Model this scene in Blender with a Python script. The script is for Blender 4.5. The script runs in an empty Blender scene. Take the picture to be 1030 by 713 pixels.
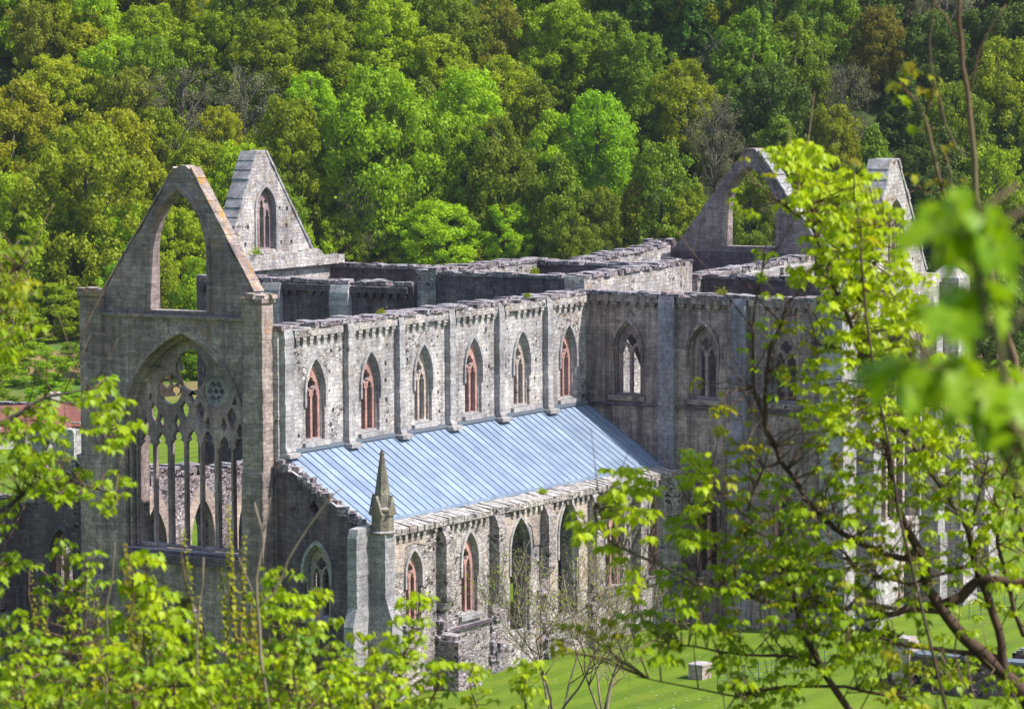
import bpy, math, random
import numpy as np
from mathutils import Vector, Matrix, noise as mnoise
from mathutils.geometry import tessellate_polygon
from bpy_extras.object_utils import world_to_camera_view

R = math.radians
scene = bpy.context.scene
COL = scene.collection

# ------------------------------------------------------------------ camera, sky, sun, exposure
CAM = Vector((-170.1486, -118.2457, 36.8428))
YAW, PITCH, ROLL = 0.5453227, -0.0843871, -0.0043556
cd = bpy.data.cameras.new('camera')
cam = bpy.data.objects.new('camera', cd)
COL.objects.link(cam)
fw = Vector((math.cos(YAW) * math.cos(PITCH), math.sin(YAW) * math.cos(PITCH), math.sin(PITCH)))
rt = Vector((math.sin(YAW), -math.cos(YAW), 0))
up = rt.cross(fw)
rt2 = rt * math.cos(ROLL) + up * math.sin(ROLL)
up2 = -rt * math.sin(ROLL) + up * math.cos(ROLL)
m3 = Matrix((rt2, up2, -fw)).transposed()
cam.matrix_world = Matrix.Translation(CAM) @ m3.to_4x4()
cd.sensor_width = 36.0
cd.lens = 3689.03 / 1030.0 * 36.0
cd.clip_start = 0.5
cd.clip_end = 6000
cd.dof.use_dof = True
cd.dof.focus_distance = 215
cd.dof.aperture_fstop = 12.5
scene.camera = cam

SUN_AZ, SUN_EL = R(14), R(51)          # azimuth east of south
sd = Vector((math.sin(SUN_AZ) * math.cos(SUN_EL), -math.cos(SUN_AZ) * math.cos(SUN_EL), math.sin(SUN_EL)))
w = bpy.data.worlds.new('World')
scene.world = w
w.use_nodes = True
nt = w.node_tree
sky = nt.nodes.new('ShaderNodeTexSky')
sky.sky_type = 'NISHITA'
sky.sun_disc = False
sky.sun_elevation = SUN_EL
sky.sun_rotation = R(168)
sky.air_density = 1.0
sky.dust_density = 1.0
nt.links.new(sky.outputs[0], nt.nodes['Background'].inputs[0])
nt.nodes['Background'].inputs[1].default_value = 0.14
sl = bpy.data.lights.new('sun', 'SUN')
sl.energy = 4.2
sl.angle = R(0.5)
sl.color = (1.0, 0.965, 0.92)
so = bpy.data.objects.new('sun', sl)
COL.objects.link(so)
so.rotation_euler = sd.to_track_quat('Z', 'Y').to_euler()
scene.view_settings.view_transform = 'Standard'
scene.view_settings.look = 'None'
scene.view_settings.exposure = 0.85
scene.view_settings.gamma = 1.0
scene.cycles.max_bounces = 6
scene.cycles.diffuse_bounces = 3
scene.cycles.transmission_bounces = 3
scene.cycles.use_denoising = True

# ------------------------------------------------------------------ node helpers
class NG:
    def __init__(self, name):
        self.m = bpy.data.materials.new(name)
        self.m.use_nodes = True
        self.t = self.m.node_tree
        self.t.nodes.clear()
    def n(self, typ, **kw):
        nd = self.t.nodes.new(typ)
        for k, v in kw.items():
            setattr(nd, k, v)
        return nd
    def l(self, a, b):
        self.t.links.new(a, b)
    def setin(self, sock, v):
        if isinstance(v, bpy.types.NodeSocket):
            self.l(v, sock)
        elif v is not None:
            if isinstance(v, tuple) and len(v) == 3 and sock.type == 'RGBA':
                v = v + (1,)
            sock.default_value = v
    def math(self, op, a, b=None, c=None, clamp=False):
        nd = self.n('ShaderNodeMath', operation=op, use_clamp=clamp)
        for i, x in enumerate((a, b, c)):
            if x is not None:
                self.setin(nd.inputs[i], x)
        return nd.outputs[0]
    def mix(self, f, a, b, blend='MIX'):
        nd = self.n('ShaderNodeMix', data_type='RGBA', blend_type=blend)
        self.setin(nd.inputs[0], f)
        self.setin(nd.inputs[6], a)
        self.setin(nd.inputs[7], b)
        return nd.outputs[2]
    def noise(self, vec, scale, detail=4, rough=.55, dist=0.0):
        nd = self.n('ShaderNodeTexNoise')
        self.setin(nd.inputs['Vector'], vec)
        nd.inputs['Scale'].default_value = scale
        nd.inputs['Detail'].default_value = detail
        nd.inputs['Roughness'].default_value = rough
        nd.inputs['Distortion'].default_value = dist
        return nd.outputs[0]
    def ramp(self, f, lo, hi):
        nd = self.n('ShaderNodeMapRange', clamp=True)
        self.setin(nd.inputs[0], f)
        nd.inputs[1].default_value = lo
        nd.inputs[2].default_value = hi
        return nd.outputs[0]
    def xyz(self, x, y, z=0.0):
        nd = self.n('ShaderNodeCombineXYZ')
        for i, v in enumerate((x, y, z)):
            self.setin(nd.inputs[i], v)
        return nd.outputs[0]
    def pos(self):
        return self.n('ShaderNodeNewGeometry').outputs['Position']
    def out(self, shader):
        o = self.n('ShaderNodeOutputMaterial')
        self.l(shader, o.inputs[0])
        return self.m
    def principled(self, color, rough=.9, bump=None, bstr=.5, bdist=.05, metal=0.0, spec=.2):
        p = self.n('ShaderNodeBsdfPrincipled')
        self.setin(p.inputs['Base Color'], color)
        self.setin(p.inputs['Roughness'], rough)
        p.inputs['Metallic'].default_value = metal
        p.inputs['Specular IOR Level'].default_value = spec
        if bump is not None:
            b = self.n('ShaderNodeBump')
            b.inputs['Strength'].default_value = bstr
            b.inputs['Distance'].default_value = bdist
            self.l(bump, b.inputs['Height'])
            self.l(b.outputs[0], p.inputs['Normal'])
        return p.outputs[0]


def stone_mat(name, c1, c2, mortar, row=.27, bw=.58, rubble=.35, streak=.6, streak_col=(.055, .045, .05), lichen=.35, tint=(.76, .70, .74),
              lichen_col=(.5, .5, .47), orange=0.0, orange_z=19.0, grain=1.0, warm=.25, bump=.8):
    """Coursed medieval masonry: squared courses broken by rubble, rain streaks, pale and orange lichen."""
    g = NG(name)
    P = g.pos()
    sx = g.n('ShaderNodeSeparateXYZ')
    g.l(P, sx.inputs[0])
    u = g.math('ADD', sx.outputs[0], sx.outputs[1])
    z = sx.outputs[2]
    d1 = g.noise(P, 1.1, 3)
    d2 = g.noise(P, 5.0, 2)
    uu = g.math('ADD', u, g.math('MULTIPLY', g.math('SUBTRACT', d2, .5), .22 + .3 * rubble))
    zz = g.math('ADD', z, g.math('ADD', g.math('MULTIPLY', g.math('SUBTRACT', d1, .5), .25 + .3 * rubble),
                                 g.math('MULTIPLY', g.math('SUBTRACT', d2, .5), .05 + .12 * rubble)))
    br = g.n('ShaderNodeTexBrick')
    br.offset = .5
    br.squash = 1.3
    br.squash_frequency = 3
    g.l(g.xyz(uu, zz), br.inputs['Vector'])
    br.inputs['Color1'].default_value = c1 + (1,)
    br.inputs['Color2'].default_value = c2 + (1,)
    br.inputs['Mortar'].default_value = mortar + (1,)
    br.inputs['Scale'].default_value = 1
    br.inputs['Mortar Size'].default_value = .012
    br.inputs['Mortar Smooth'].default_value = .4
    br.inputs['Brick Width'].default_value = bw
    br.inputs['Row Height'].default_value = row
    # rubble cells
    vo = g.n('ShaderNodeTexVoronoi', feature='F1')
    g.l(g.xyz(g.math('MULTIPLY', uu, 3.3), g.math('MULTIPLY', zz, 6.2)), vo.inputs['Vector'])
    vo.inputs['Scale'].default_value = 1.0
    ve = g.n('ShaderNodeTexVoronoi', feature='DISTANCE_TO_EDGE')
    g.l(g.xyz(g.math('MULTIPLY', uu, 3.3), g.math('MULTIPLY', zz, 6.2)), ve.inputs['Vector'])
    ve.inputs['Scale'].default_value = 1.0
    sv = g.n('ShaderNodeSeparateXYZ')
    g.l(vo.outputs['Color'], sv.inputs[0])
    rub = g.mix(sv.outputs[0], c1, c2)
    rub = g.mix(g.ramp(sv.outputs[1], .8, .95), rub, tuple(min(.62, a * 1.7 + .08) for a in c1))
    rub = g.mix(g.ramp(sv.outputs[2], .82, .95), rub, tuple(a * .35 for a in mortar))
    edge = g.ramp(ve.outputs['Distance'], .02, .12)
    rub = g.mix(edge, mortar, rub)
    rmask = g.ramp(g.noise(P, .45, 4), .62 - .3 * rubble, .72 - .3 * rubble)
    col = g.mix(rmask, br.outputs['Color'], rub)
    hgt = g.mix(rmask, br.outputs['Fac'], g.math('SUBTRACT', 1.0, edge))
    # broad tonal drift and warm patches
    big = g.noise(P, .35, 5, .6)
    col = g.mix(1.0, col, g.mix(g.ramp(big, .3, .7), (.56, .56, .60), (1.36, 1.33, 1.28)), 'MULTIPLY')
    wn = g.ramp(g.noise(g.xyz(u, z, 7.3), .6, 5, .65), .52, .7)
    col = g.mix(g.math('MULTIPLY', wn, warm), col, (.34, .2, .12))
    mid = g.noise(P, 3.2, 6, .7)
    col = g.mix(1.0, col, g.mix(g.ramp(mid, .33, .67), (.7, .7, .73), (1.25, 1.23, 1.21)), 'MULTIPLY')
    fine = g.noise(P, 14.0, 4, .7)
    col = g.mix(grain, col, g.mix(1.0, col, g.mix(g.ramp(fine, .36, .64), (.68, .68, .68), (1.3, 1.3, 1.3)), 'MULTIPLY'))
    pit = g.ramp(g.noise(P, 5.0, 4, .65), .6, .67)
    col = g.mix(g.math('MULTIPLY', pit, .3 + .7 * min(1, rubble)), col, (.07, .055, .065))
    # rain streaks
    st = g.noise(g.xyz(g.math('MULTIPLY', u, 1.35), g.math('MULTIPLY', z, .09)), 1.0, 5, .62, .3)
    st2 = g.noise(g.xyz(g.math('MULTIPLY', u, 3.6), g.math('MULTIPLY', z, .22), 4.1), 1.0, 3, .6)
    sm = g.math('MAXIMUM', g.ramp(st, .47, .62), g.math('MULTIPLY', g.ramp(st2, .52, .66), .8))
    col = g.mix(g.math('MULTIPLY', sm, streak), col, g.mix(.3, streak_col, col))
    # pale crust lichen
    li = g.math('MULTIPLY', g.ramp(g.noise(P, 2.3, 8, .75), .55, .68), g.ramp(g.noise(P, .5, 3), .4, .62))
    col = g.mix(g.math('MULTIPLY', li, lichen), col, lichen_col)
    # weathered tops carry paler lichen and a little moss
    nz = g.n('ShaderNodeSeparateXYZ')
    g.l(g.n('ShaderNodeNewGeometry').outputs['Normal'], nz.inputs[0])
    topm = g.ramp(nz.outputs[2], .55, .85)
    topc = g.mix(g.ramp(g.noise(P, 3.1, 6, .7), .42, .6), (.3, .29, .28), (.66, .65, .63))
    topc = g.mix(g.math('MULTIPLY', g.ramp(g.noise(P, .8, 5, .7), .58, .7), .6), topc, (.16, .19, .07))
    col = g.mix(g.math('MULTIPLY', topm, .8), col, topc)
    if orange > 0:
        om = g.math('MULTIPLY', g.ramp(g.noise(P, 1.7, 6, .72), .5, .62), g.ramp(z, orange_z - 5.0, orange_z + 3.0))
        col = g.mix(g.math('MULTIPLY', om, orange), col, (.42, .24, .04))
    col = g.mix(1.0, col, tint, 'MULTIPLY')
    h = g.math('ADD', g.math('MULTIPLY', g.math('SUBTRACT', 1.0, hgt), 1.0), g.math('MULTIPLY', mid, .9))
    h = g.math('ADD', h, g.math('MULTIPLY', fine, .35))
    return g.out(g.principled(col, .92, h, bump * .6, .06))


def leaf_mat(name, dark, light, yellow, trans=.4, scale=1.2, obj_var=.25, rough=.55):
    g = NG(name)
    P = g.pos()
    oi = g.n('ShaderNodeObjectInfo')
    rnd = oi.outputs['Random']
    n1 = g.noise(P, scale, 3, .6)
    n2 = g.noise(P, scale * 4.3, 3, .6)
    c = g.mix(g.ramp(n1, .3, .7), dark, light)
    c = g.mix(g.math('MULTIPLY', g.ramp(n2, .45, .75), .6), c, yellow)
    hsv = g.n('ShaderNodeHueSaturation')
    g.setin(hsv.inputs['Hue'], g.math('ADD', .5, g.math('MULTIPLY', g.math('SUBTRACT', rnd, .72), .045 * obj_var / .25)))
    g.setin(hsv.inputs['Value'], g.math('ADD', 1.12 - obj_var, g.math('MULTIPLY', rnd, 2 * obj_var)))
    g.l(c, hsv.inputs['Color'])
    c = hsv.outputs[0]
    d = g.principled(c, rough, spec=.25)
    t = g.n('ShaderNodeBsdfTranslucent')
    g.l(g.mix(.35, c, yellow), t.inputs[0])
    mx = g.n('ShaderNodeMixShader')
    mx.inputs[0].default_value = trans
    g.l(d, mx.inputs[1])
    g.l(t.outputs[0], mx.inputs[2])
    return g.out(mx.outputs[0])


def bark_mat(name, a, b):
    g = NG(name)
    P = g.pos()
    n1 = g.noise(P, 6.0, 5, .7)
    n2 = g.noise(P, 1.6, 3)
    c = g.mix(g.ramp(n1, .3, .7), a, b)
    c = g.mix(g.math('MULTIPLY', g.ramp(n2, .55, .7), .5), c, (.16, .17, .07))
    return g.out(g.principled(c, .9, n1, .5, .02))


M = {}
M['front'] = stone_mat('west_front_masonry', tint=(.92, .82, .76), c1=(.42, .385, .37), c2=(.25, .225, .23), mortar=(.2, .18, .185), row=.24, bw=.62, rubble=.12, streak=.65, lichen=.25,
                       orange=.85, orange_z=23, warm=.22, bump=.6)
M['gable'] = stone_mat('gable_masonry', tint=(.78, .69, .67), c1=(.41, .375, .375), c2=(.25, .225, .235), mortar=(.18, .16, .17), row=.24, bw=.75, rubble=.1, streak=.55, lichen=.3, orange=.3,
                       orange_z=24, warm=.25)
M['nave'] = stone_mat('pale_rubble_masonry', tint=(.86, .84, .84), c1=(.66, .64, .61), c2=(.44, .42, .42), mortar=(.24, .215, .22), row=.24, bw=.5, rubble=.45, streak=.55,
                      lichen=.6, lichen_col=(.6, .6, .57), orange=.35, orange_z=20, warm=.28, bump=1.0)
M['aisle'] = stone_mat('aisle_rubble_masonry', tint=(.86, .82, .785), c1=(.62, .59, .56), c2=(.39, .36, .365), mortar=(.2, .175, .18), row=.24, bw=.5, rubble=.75, streak=.45,
                       lichen=.6, lichen_col=(.6, .58, .54), warm=.3, bump=1.0)
M['shade'] = stone_mat('weathered_shade_dark_masonry', (.21, .185, .195), (.14, .115, .13), (.08, .065, .075), rubble=.25, streak=.85,
                       streak_col=(.06, .04, .055), lichen=.4, lichen_col=(.36, .38, .40), warm=.2)  # shade of the west-facing walls put into the stone as darker base colours
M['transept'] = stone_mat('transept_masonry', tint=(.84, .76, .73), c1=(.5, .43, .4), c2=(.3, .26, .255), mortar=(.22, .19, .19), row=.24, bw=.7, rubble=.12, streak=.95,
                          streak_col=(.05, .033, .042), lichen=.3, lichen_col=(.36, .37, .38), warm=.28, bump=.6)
M['pier'] = stone_mat('blue_grey_ashlar', (.42, .42, .44), (.32, .32, .345), (.2, .19, .2), row=.3, bw=.8, rubble=0, streak=.7, streak_col=(.07, .055, .065), lichen=.4, lichen_col=(.46, .49, .54), warm=.12, bump=.5)
M['cream'] = stone_mat('cream_ashlar', (.64, .58, .47), (.54, .47, .38), (.34, .28, .24), rubble=.2, streak=.25, lichen=.3, warm=.3)
M['dress'] = stone_mat('dressed_grey_stone', (.54, .53, .52), (.39, .375, .375), (.24, .225, .225), tint=(.76, .75, .76), row=.29, bw=.75, rubble=0, streak=.35, lichen=.35,
                       warm=.25, bump=.5)
M['red'] = stone_mat('reddened_tracery_stone', (.60, .37, .30), (.46, .28, .235), (.33, .2, .165), row=.5, bw=1.2, rubble=0, streak=.3, lichen=.2,
                     warm=.35, bump=.4)
M['tracery'] = stone_mat('grey_tracery_stone', (.5, .41, .375), (.36, .285, .27), (.22, .17, .16), row=.6, bw=1.2, rubble=0, streak=.5, lichen=.2,
                         warm=.35, bump=.4)
M['rubble'] = stone_mat('wall_core_rubble', (.58, .56, .55), (.38, .355, .36), (.17, .15, .155), row=.2, bw=.4, rubble=1.2, streak=.25, lichen=.7,
                        lichen_col=(.6, .59, .56), warm=.3, bump=1.3)
M['green_stone'] = stone_mat('mossy_pinnacle_stone', (.27, .27, .19), (.2, .19, .15), (.12, .11, .1), row=.35, bw=.7, rubble=0, streak=.5,
                             streak_col=(.05, .05, .035), lichen=.3, warm=.3, orange=.25, orange_z=13)
M['purple_rubble'] = stone_mat('purple_rubble_wall', (.3, .2, .2), (.2, .13, .14), (.07, .05, .06), row=.18, bw=.4, rubble=1.0, streak=.1,
                               lichen=.55, lichen_col=(.5, .46, .46), warm=.3, bump=1.2)

g = NG('lead_roof_sheet')
P = g.pos()
c = g.mix(g.ramp(g.noise(P, .8, 4), .35, .65), (.215, .27, .37), (.30, .365, .465))
c = g.mix(g.math('MULTIPLY', g.ramp(g.noise(P, 6.0, 4), .5, .7), .35), c, (.19, .23, .30))
sr = g.n('ShaderNodeSeparateXYZ')
g.l(P, sr.inputs[0])
c = g.mix(g.math('MULTIPLY', g.ramp(g.noise(g.xyz(g.math('MULTIPLY', sr.outputs[0], 2.2), g.math('MULTIPLY', sr.outputs[1], .25)), 1.0, 5, .65), .52, .68), .5), c, (.16, .19, .24))
pn = g.n('ShaderNodeTexWhiteNoise', noise_dimensions='1D')
g.setin(pn.inputs['W'], g.math('FLOOR', g.math('DIVIDE', g.math('ADD', sr.outputs[0], .3), .7443)))
c = g.mix(1.0, c, g.mix(pn.outputs[0], (.86, .86, .88), (1.12, 1.12, 1.1)), 'MULTIPLY')
M['lead'] = g.out(g.principled(c, .5, g.noise(P, 3.0, 3), .12, .03, .25, .4))
g = NG('lead_roof_seam')
M['seam'] = g.out(g.principled((.19, .245, .34), .5, None, metal=.2, spec=.4))
g = NG('lead_flashing')
M['flash'] = g.out(g.principled((.13, .15, .18), .6))

g = NG('grass_ground')
P = g.pos()
sx = g.n('ShaderNodeSeparateXYZ')
g.l(P, sx.inputs[0])
n1 = g.noise(P, .09, 5, .6)
n2 = g.noise(P, 1.3, 5, .7)
n3 = g.noise(P, 9.0, 3, .7)
gr = g.mix(g.ramp(n1, .35, .65), (.075, .13, .003), (.14, .20, .004))
gr = g.mix(g.math('MULTIPLY', g.ramp(n2, .42, .66), .6), gr, (.15, .215, .008))
gr = g.mix(g.math('MULTIPLY', g.ramp(n3, .42, .62), .8), gr, (.04, .09, .01))
# mowing bands, thin yellowed patches and scattered daisies
bd = g.math('FRACT', g.math('MULTIPLY', g.math('ADD', sx.outputs[1], g.math('MULTIPLY', g.noise(P, .2, 2), 1.5)), .42))
gr = g.mix(g.math('MULTIPLY', g.ramp(bd, .45, .55), .28), gr, (.16, .24, .008))
gr = g.mix(g.math('MULTIPLY', g.ramp(g.noise(P, .35, 5, .7), .55, .68), .45), gr, (.19, .17, .03))
vd = g.n('ShaderNodeTexVoronoi', feature='F1')
g.l(P, vd.inputs['Vector'])
vd.inputs['Scale'].default_value = 1.6
gr = g.mix(g.math('MULTIPLY', g.math('LESS_THAN', vd.outputs['Distance'], .1), g.ramp(g.noise(P, .12, 3), .45, .6)), gr, (.5, .5, .42))
# woodland floor wherever the land rises
wf = g.mix(g.ramp(g.noise(P, .3, 5), .4, .65), (.03, .05, .008), (.06, .09, .014))
al = g.math('ADD', g.math('MULTIPLY', sx.outputs[0], .856), g.math('MULTIPLY', sx.outputs[1], .517))
wm = g.math('MULTIPLY', g.ramp(sx.outputs[2], 1.5, 5.0), 1.0)
col = g.mix(wm, gr, wf)
# rough ochre meadow past the precinct
sc_ = g.math('MULTIPLY', g.ramp(al, 165.0, 190.0), g.math('SUBTRACT', 1.0, wm))
col = g.mix(sc_, col, g.mix(g.ramp(g.noise(P, .05, 4), .5, .6), (.24, .15, .07), (.07, .13, .02)))
M['ground'] = g.out(g.principled(col, .95, n3, .6, .06))

LEAF = {
    'lime': leaf_mat('lime_leaf', (.20, .33, .003), (.31, .45, .004), (.43, .50, .006), .48, .35),
    'bright': leaf_mat('bright_green_leaf', (.15, .27, .003), (.245, .385, .004), (.36, .45, .006), .48, .35),
    'mid': leaf_mat('mid_green_leaf', (.10, .19, .005), (.17, .275, .006), (.25, .33, .008), .45, .35),
    'dark': leaf_mat('dark_green_leaf', (.045, .105, .008), (.08, .155, .010), (.13, .19, .012), .36, .35),
    'olive': leaf_mat('olive_leaf', (.17, .235, .003), (.26, .34, .005), (.37, .40, .007), .48, .35),
    'yellow': leaf_mat('yellow_green_leaf', (.22, .27, .003), (.33, .37, .005), (.42, .40, .008), .47, .35),
    'bronze': leaf_mat('bronze_leaf', (.15, .17, .008), (.22, .23, .012), (.31, .28, .018), .44, .35),
    'brown': leaf_mat('brown_twig_haze', (.13, .125, .06), (.19, .185, .09), (.2, .22, .06), .35, .35),
}
BARK = bark_mat('grey_brown_bark', (.06, .048, .038), (.13, .11, .09))
PALEBARK = bark_mat('pale_twig_bark', (.16, .12, .075), (.3, .24, .16))
DARKBARK = bark_mat('dark_mossy_bark', (.05, .03, .02), (.125, .078, .052))
REDBARK = bark_mat('reddish_shoot_bark', (.11, .065, .04), (.2, .13, .075))
# ------------------------------------------------------------------ mesh helpers
class MB:
    def __init__(self):
        self.v = []
        self.f = []
    def add(self, vs, fs):
        o = len(self.v)
        self.v += [tuple(a) for a in vs]
        self.f += [tuple(i + o for i in q) for q in fs]
    def box(self, x0, x1, y0, y1, z0, z1, j=0.0, rng=None):
        vs = [(x, y, z) for z in (z0, z1) for y in (y0, y1) for x in (x0, x1)]
        if j:
            vs = [tuple(c + rng.uniform(-j, j) for c in q) for q in vs]
        self.add(vs, [(0, 2, 3, 1), (4, 5, 7, 6), (0, 1, 5, 4), (2, 6, 7, 3), (0, 4, 6, 2), (1, 3, 7, 5)])
    def wall(self, ax, at, t, outline, holes=(), t0=0.0):
        """Flat wall running along x or y: outline and holes in (u, z), thickness from t0 to t along the other axis."""
        loops = [list(outline)] + [list(h) for h in holes]
        flat = [q for lp in loops for q in lp]
        tris = tessellate_polygon([[Vector((a, b, 0)) for a, b in lp] for lp in loops])
        n = len(flat)
        def P(u, z, wv):
            return (u, at + wv, z) if ax == 'x' else (at + wv, u, z)
        vs = [P(a, b, t0) for a, b in flat] + [P(a, b, t) for a, b in flat]
        fs = []
        for q in tris:
            fs.append(tuple(q))
            fs.append(tuple(i + n for i in reversed(q)))
        k = 0
        for lp in loops:
            m = len(lp)
            for i in range(m):
                a, b = k + i, k + (i + 1) % m
                fs.append((a, b, b + n, a + n))
            k += m
        self.add(vs, fs)
    def prism(self, ring, axis, a0, a1):
        """Extrude a ring given as 3-tuples with the coordinate on `axis` ignored."""
        n = len(ring)
        lo = [list(q) for q in ring]
        hi = [list(q) for q in ring]
        for q in lo: q[axis] = a0
        for q in hi: q[axis] = a1
        self.add(lo + hi, [tuple(range(n))[::-1], tuple(range(n, 2 * n))] + [(i, (i + 1) % n, (i + 1) % n + n, i + n) for i in range(n)])
    def tube(self, pts, rad, n=6, cap=True):
        pts = [Vector(p) for p in pts]
        o = len(self.v)
        ref = Vector((.31, .83, .46))
        for i, p in enumerate(pts):
            d = (pts[min(i + 1, len(pts) - 1)] - pts[max(i - 1, 0)]).normalized()
            s = d.cross(ref)
            if s.length < .05:
                s = d.cross(Vector((1, 0, 0)))
            s.normalize()
            q = d.cross(s)
            for k in range(n):
                a = 2 * math.pi * k / n
                self.v.append(tuple(p + (s * math.cos(a) + q * math.sin(a)) * rad[i]))
        for i in range(len(pts) - 1):
            for k in range(n):
                a, b = o + i * n + k, o + i * n + (k + 1) % n
                self.f.append((a, b, b + n, a + n))
        if cap:
            self.f.append(tuple(o + (len(pts) - 1) * n + k for k in range(n)))
            self.f.append(tuple(o + k for k in range(n))[::-1])
    def lathe(self, prof, c, n=8, rot=0.0):
        o = len(self.v)
        for r, z in prof:
            for k in range(n):
                a = 2 * math.pi * k / n + rot
                self.v.append((c[0] + r * math.cos(a), c[1] + r * math.sin(a), c[2] + z))
        for i in range(len(prof) - 1):
            for k in range(n):
                a, b = o + i * n + k, o + i * n + (k + 1) % n
                self.f.append((a, b, b + n, a + n))
        self.f.append(tuple(o + k for k in range(n))[::-1])
        self.f.append(tuple(o + (len(prof) - 1) * n + k for k in range(n)))
    def build(self, name, mat, parent=None, smooth=False, loc=None):
        me = bpy.data.meshes.new(name)
        me.from_pydata(self.v, [], self.f)
        me.update()
        if smooth:
            me.polygons.foreach_set('use_smooth', [True] * len(me.polygons))
        return link(name, me, mat, parent, loc)


def link(name, me, mat, parent=None, loc=None):
    if mat is not None and not me.materials:
        me.materials.append(mat)
    o = bpy.data.objects.new(name, me)
    COL.objects.link(o)
    if parent is not None:
        o.parent = parent
    if loc is not None:
        o.location = loc
    return o


def tag(o, label=None, cat=None, group=None, kind=None):
    if label: o['label'] = label
    if cat: o['category'] = cat
    if group: o['group'] = group
    if kind: o['kind'] = kind
    return o


def empty(name, loc, label, cat, group=None):
    o = bpy.data.objects.new(name, None)
    o.empty_display_size = .5
    COL.objects.link(o)
    o.location = loc
    return tag(o, label, cat, group)


def arch(uc, wd, sill, spring, apex, n=9):
    a = wd / 2
    r = apex - spring
    Rr = (a * a + r * r) / (2 * a)
    pts = [(uc - a, sill), (uc + a, sill)]
    cx = uc + a - Rr
    a1 = math.atan2(r, uc - cx)
    for i in range(n + 1):
        t = a1 * i / n
        pts.append((cx + Rr * math.cos(t), spring + Rr * math.sin(t)))
    cx2 = uc - a + Rr
    for i in range(1, n + 1):
        t = a1 * (1 - i / n)
        pts.append((cx2 - Rr * math.cos(t), spring + Rr * math.sin(t)))
    return pts


def foil(uc, zc, r, k=4, n=24, deep=.28, rot=0.0):
    return [(uc + r * (1 - deep + deep * abs(math.cos(k * (2 * math.pi * i / n) / 2 + rot))) * math.cos(2 * math.pi * i / n),
             zc + r * (1 - deep + deep * abs(math.cos(k * (2 * math.pi * i / n) / 2 + rot))) * math.sin(2 * math.pi * i / n)) for i in range(n)]


def lancet(uc, wd, sill, spring, apex):
    """Light with a small cusped (trefoil) head."""
    a = wd / 2
    h = apex - spring
    return [(uc - a, sill), (uc + a, sill), (uc + a, spring), (uc + a * .98, spring + h * .18), (uc + a * .55, spring + h * .34),
            (uc + a * .72, spring + h * .52), (uc + a * .42, spring + h * .78), (uc, apex), (uc - a * .42, spring + h * .78),
            (uc - a * .72, spring + h * .52), (uc - a * .55, spring + h * .34), (uc - a * .98, spring + h * .18), (uc - a, spring)]


def circle(uc, zc, r, n=20, e=1.0):
    return [(uc + r * math.cos(2 * math.pi * i / n), zc + e * r * math.sin(2 * math.pi * i / n)) for i in range(n)]


def ragged(u0, u1, z, seed, step=.7, amp=.1):
    """Broken top edge from u0 to u1 in stone-sized steps."""
    rng = random.Random(seed)
    pts = []
    s = 1 if u1 > u0 else -1
    u = u0
    zf = z if callable(z) else (lambda q: z)
    while s * (u1 - u) > .15:
        n = u + s * min(step * rng.uniform(.5, 1.5), abs(u1 - u))
        if abs(u1 - n) < .2:
            n = u1
        zz = rng.uniform(-amp, amp)
        pts.append((u + s * .012, zf(u) + zz))
        pts.append((n - s * .012, zf(n) + zz * .9))
        u = n
    return pts


def rubble_top(mb, ax, at, t, u0, u1, z, seed, h=.2, over=.1, step=.55, ends=.0):
    """Loose, uneven coping stones along a wall top (z may be a function of u)."""
    rng = random.Random(seed)
    zf = z if callable(z) else (lambda q: z)
    for lane in range(2):
        u = u0
        while u < u1 - .2:
            n = min(u + step * rng.uniform(.5, 1.6), u1)
            w0 = -over + rng.uniform(-.06, .06) if lane == 0 else t * rng.uniform(.42, .52)
            w1 = t * rng.uniform(.40, .5) if lane == 0 else t + over + rng.uniform(-.06, .06)
            zb = min(zf(u), zf(n)) - .1
            zt = max(zf(u), zf(n)) + h * rng.uniform(.2, .8)
            if rng.random() < .1:
                u = n
                continue
            if ax == 'x':
                mb.box(u + .01, n - .01, at + w0, at + w1, zb, zt, .035, rng)
            else:
                mb.box(at + w0, at + w1, u + .01, n - .01, zb, zt, .035, rng)
            u = n


# ------------------------------------------------------------------ ground: one sheet from the viewpoint's hill to the far wooded slope
VX, VY = math.cos(YAW), math.sin(YAW)
def st_of(x, y):
    dx, dy = x - CAM.x, y - CAM.y
    return dx * VX + dy * VY, dx * math.sin(YAW) - dy * math.cos(YAW)
def xy_of(s, t):
    return CAM.x + s * VX + t * math.sin(YAW), CAM.y + s * VY - t * math.cos(YAW)
def smax(a, b, k):
    return .5 * (a + b + math.sqrt((a - b) ** 2 + k * k))
def hill_start(t):
    return 452 + .12 * t
def ground_z(x, y):
    s, t = st_of(x, y)
    near = smax(35.0 - .30 * s, 0, 3.0) - .03 if s < 175 else 0.0
    if s < 175:
        near *= min(1.0, (175 - s) / 30)
        near = min(near, 70)
    far = 0.0
    q = s - hill_start(t)
    if q > -40:
        far = min(smax(.62 * q, 0, 8.0) - (8.0 * .5 if q < 0 else 2.0) * 0, 190)
        far = max(0.0, far - smax(-.62 * 40, 0, 8.0))
    bump = (mnoise.noise(Vector((x * .03, y * .03, 1))) * 2.2) * (min(1, far / 20))
    return near + far + bump

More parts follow.
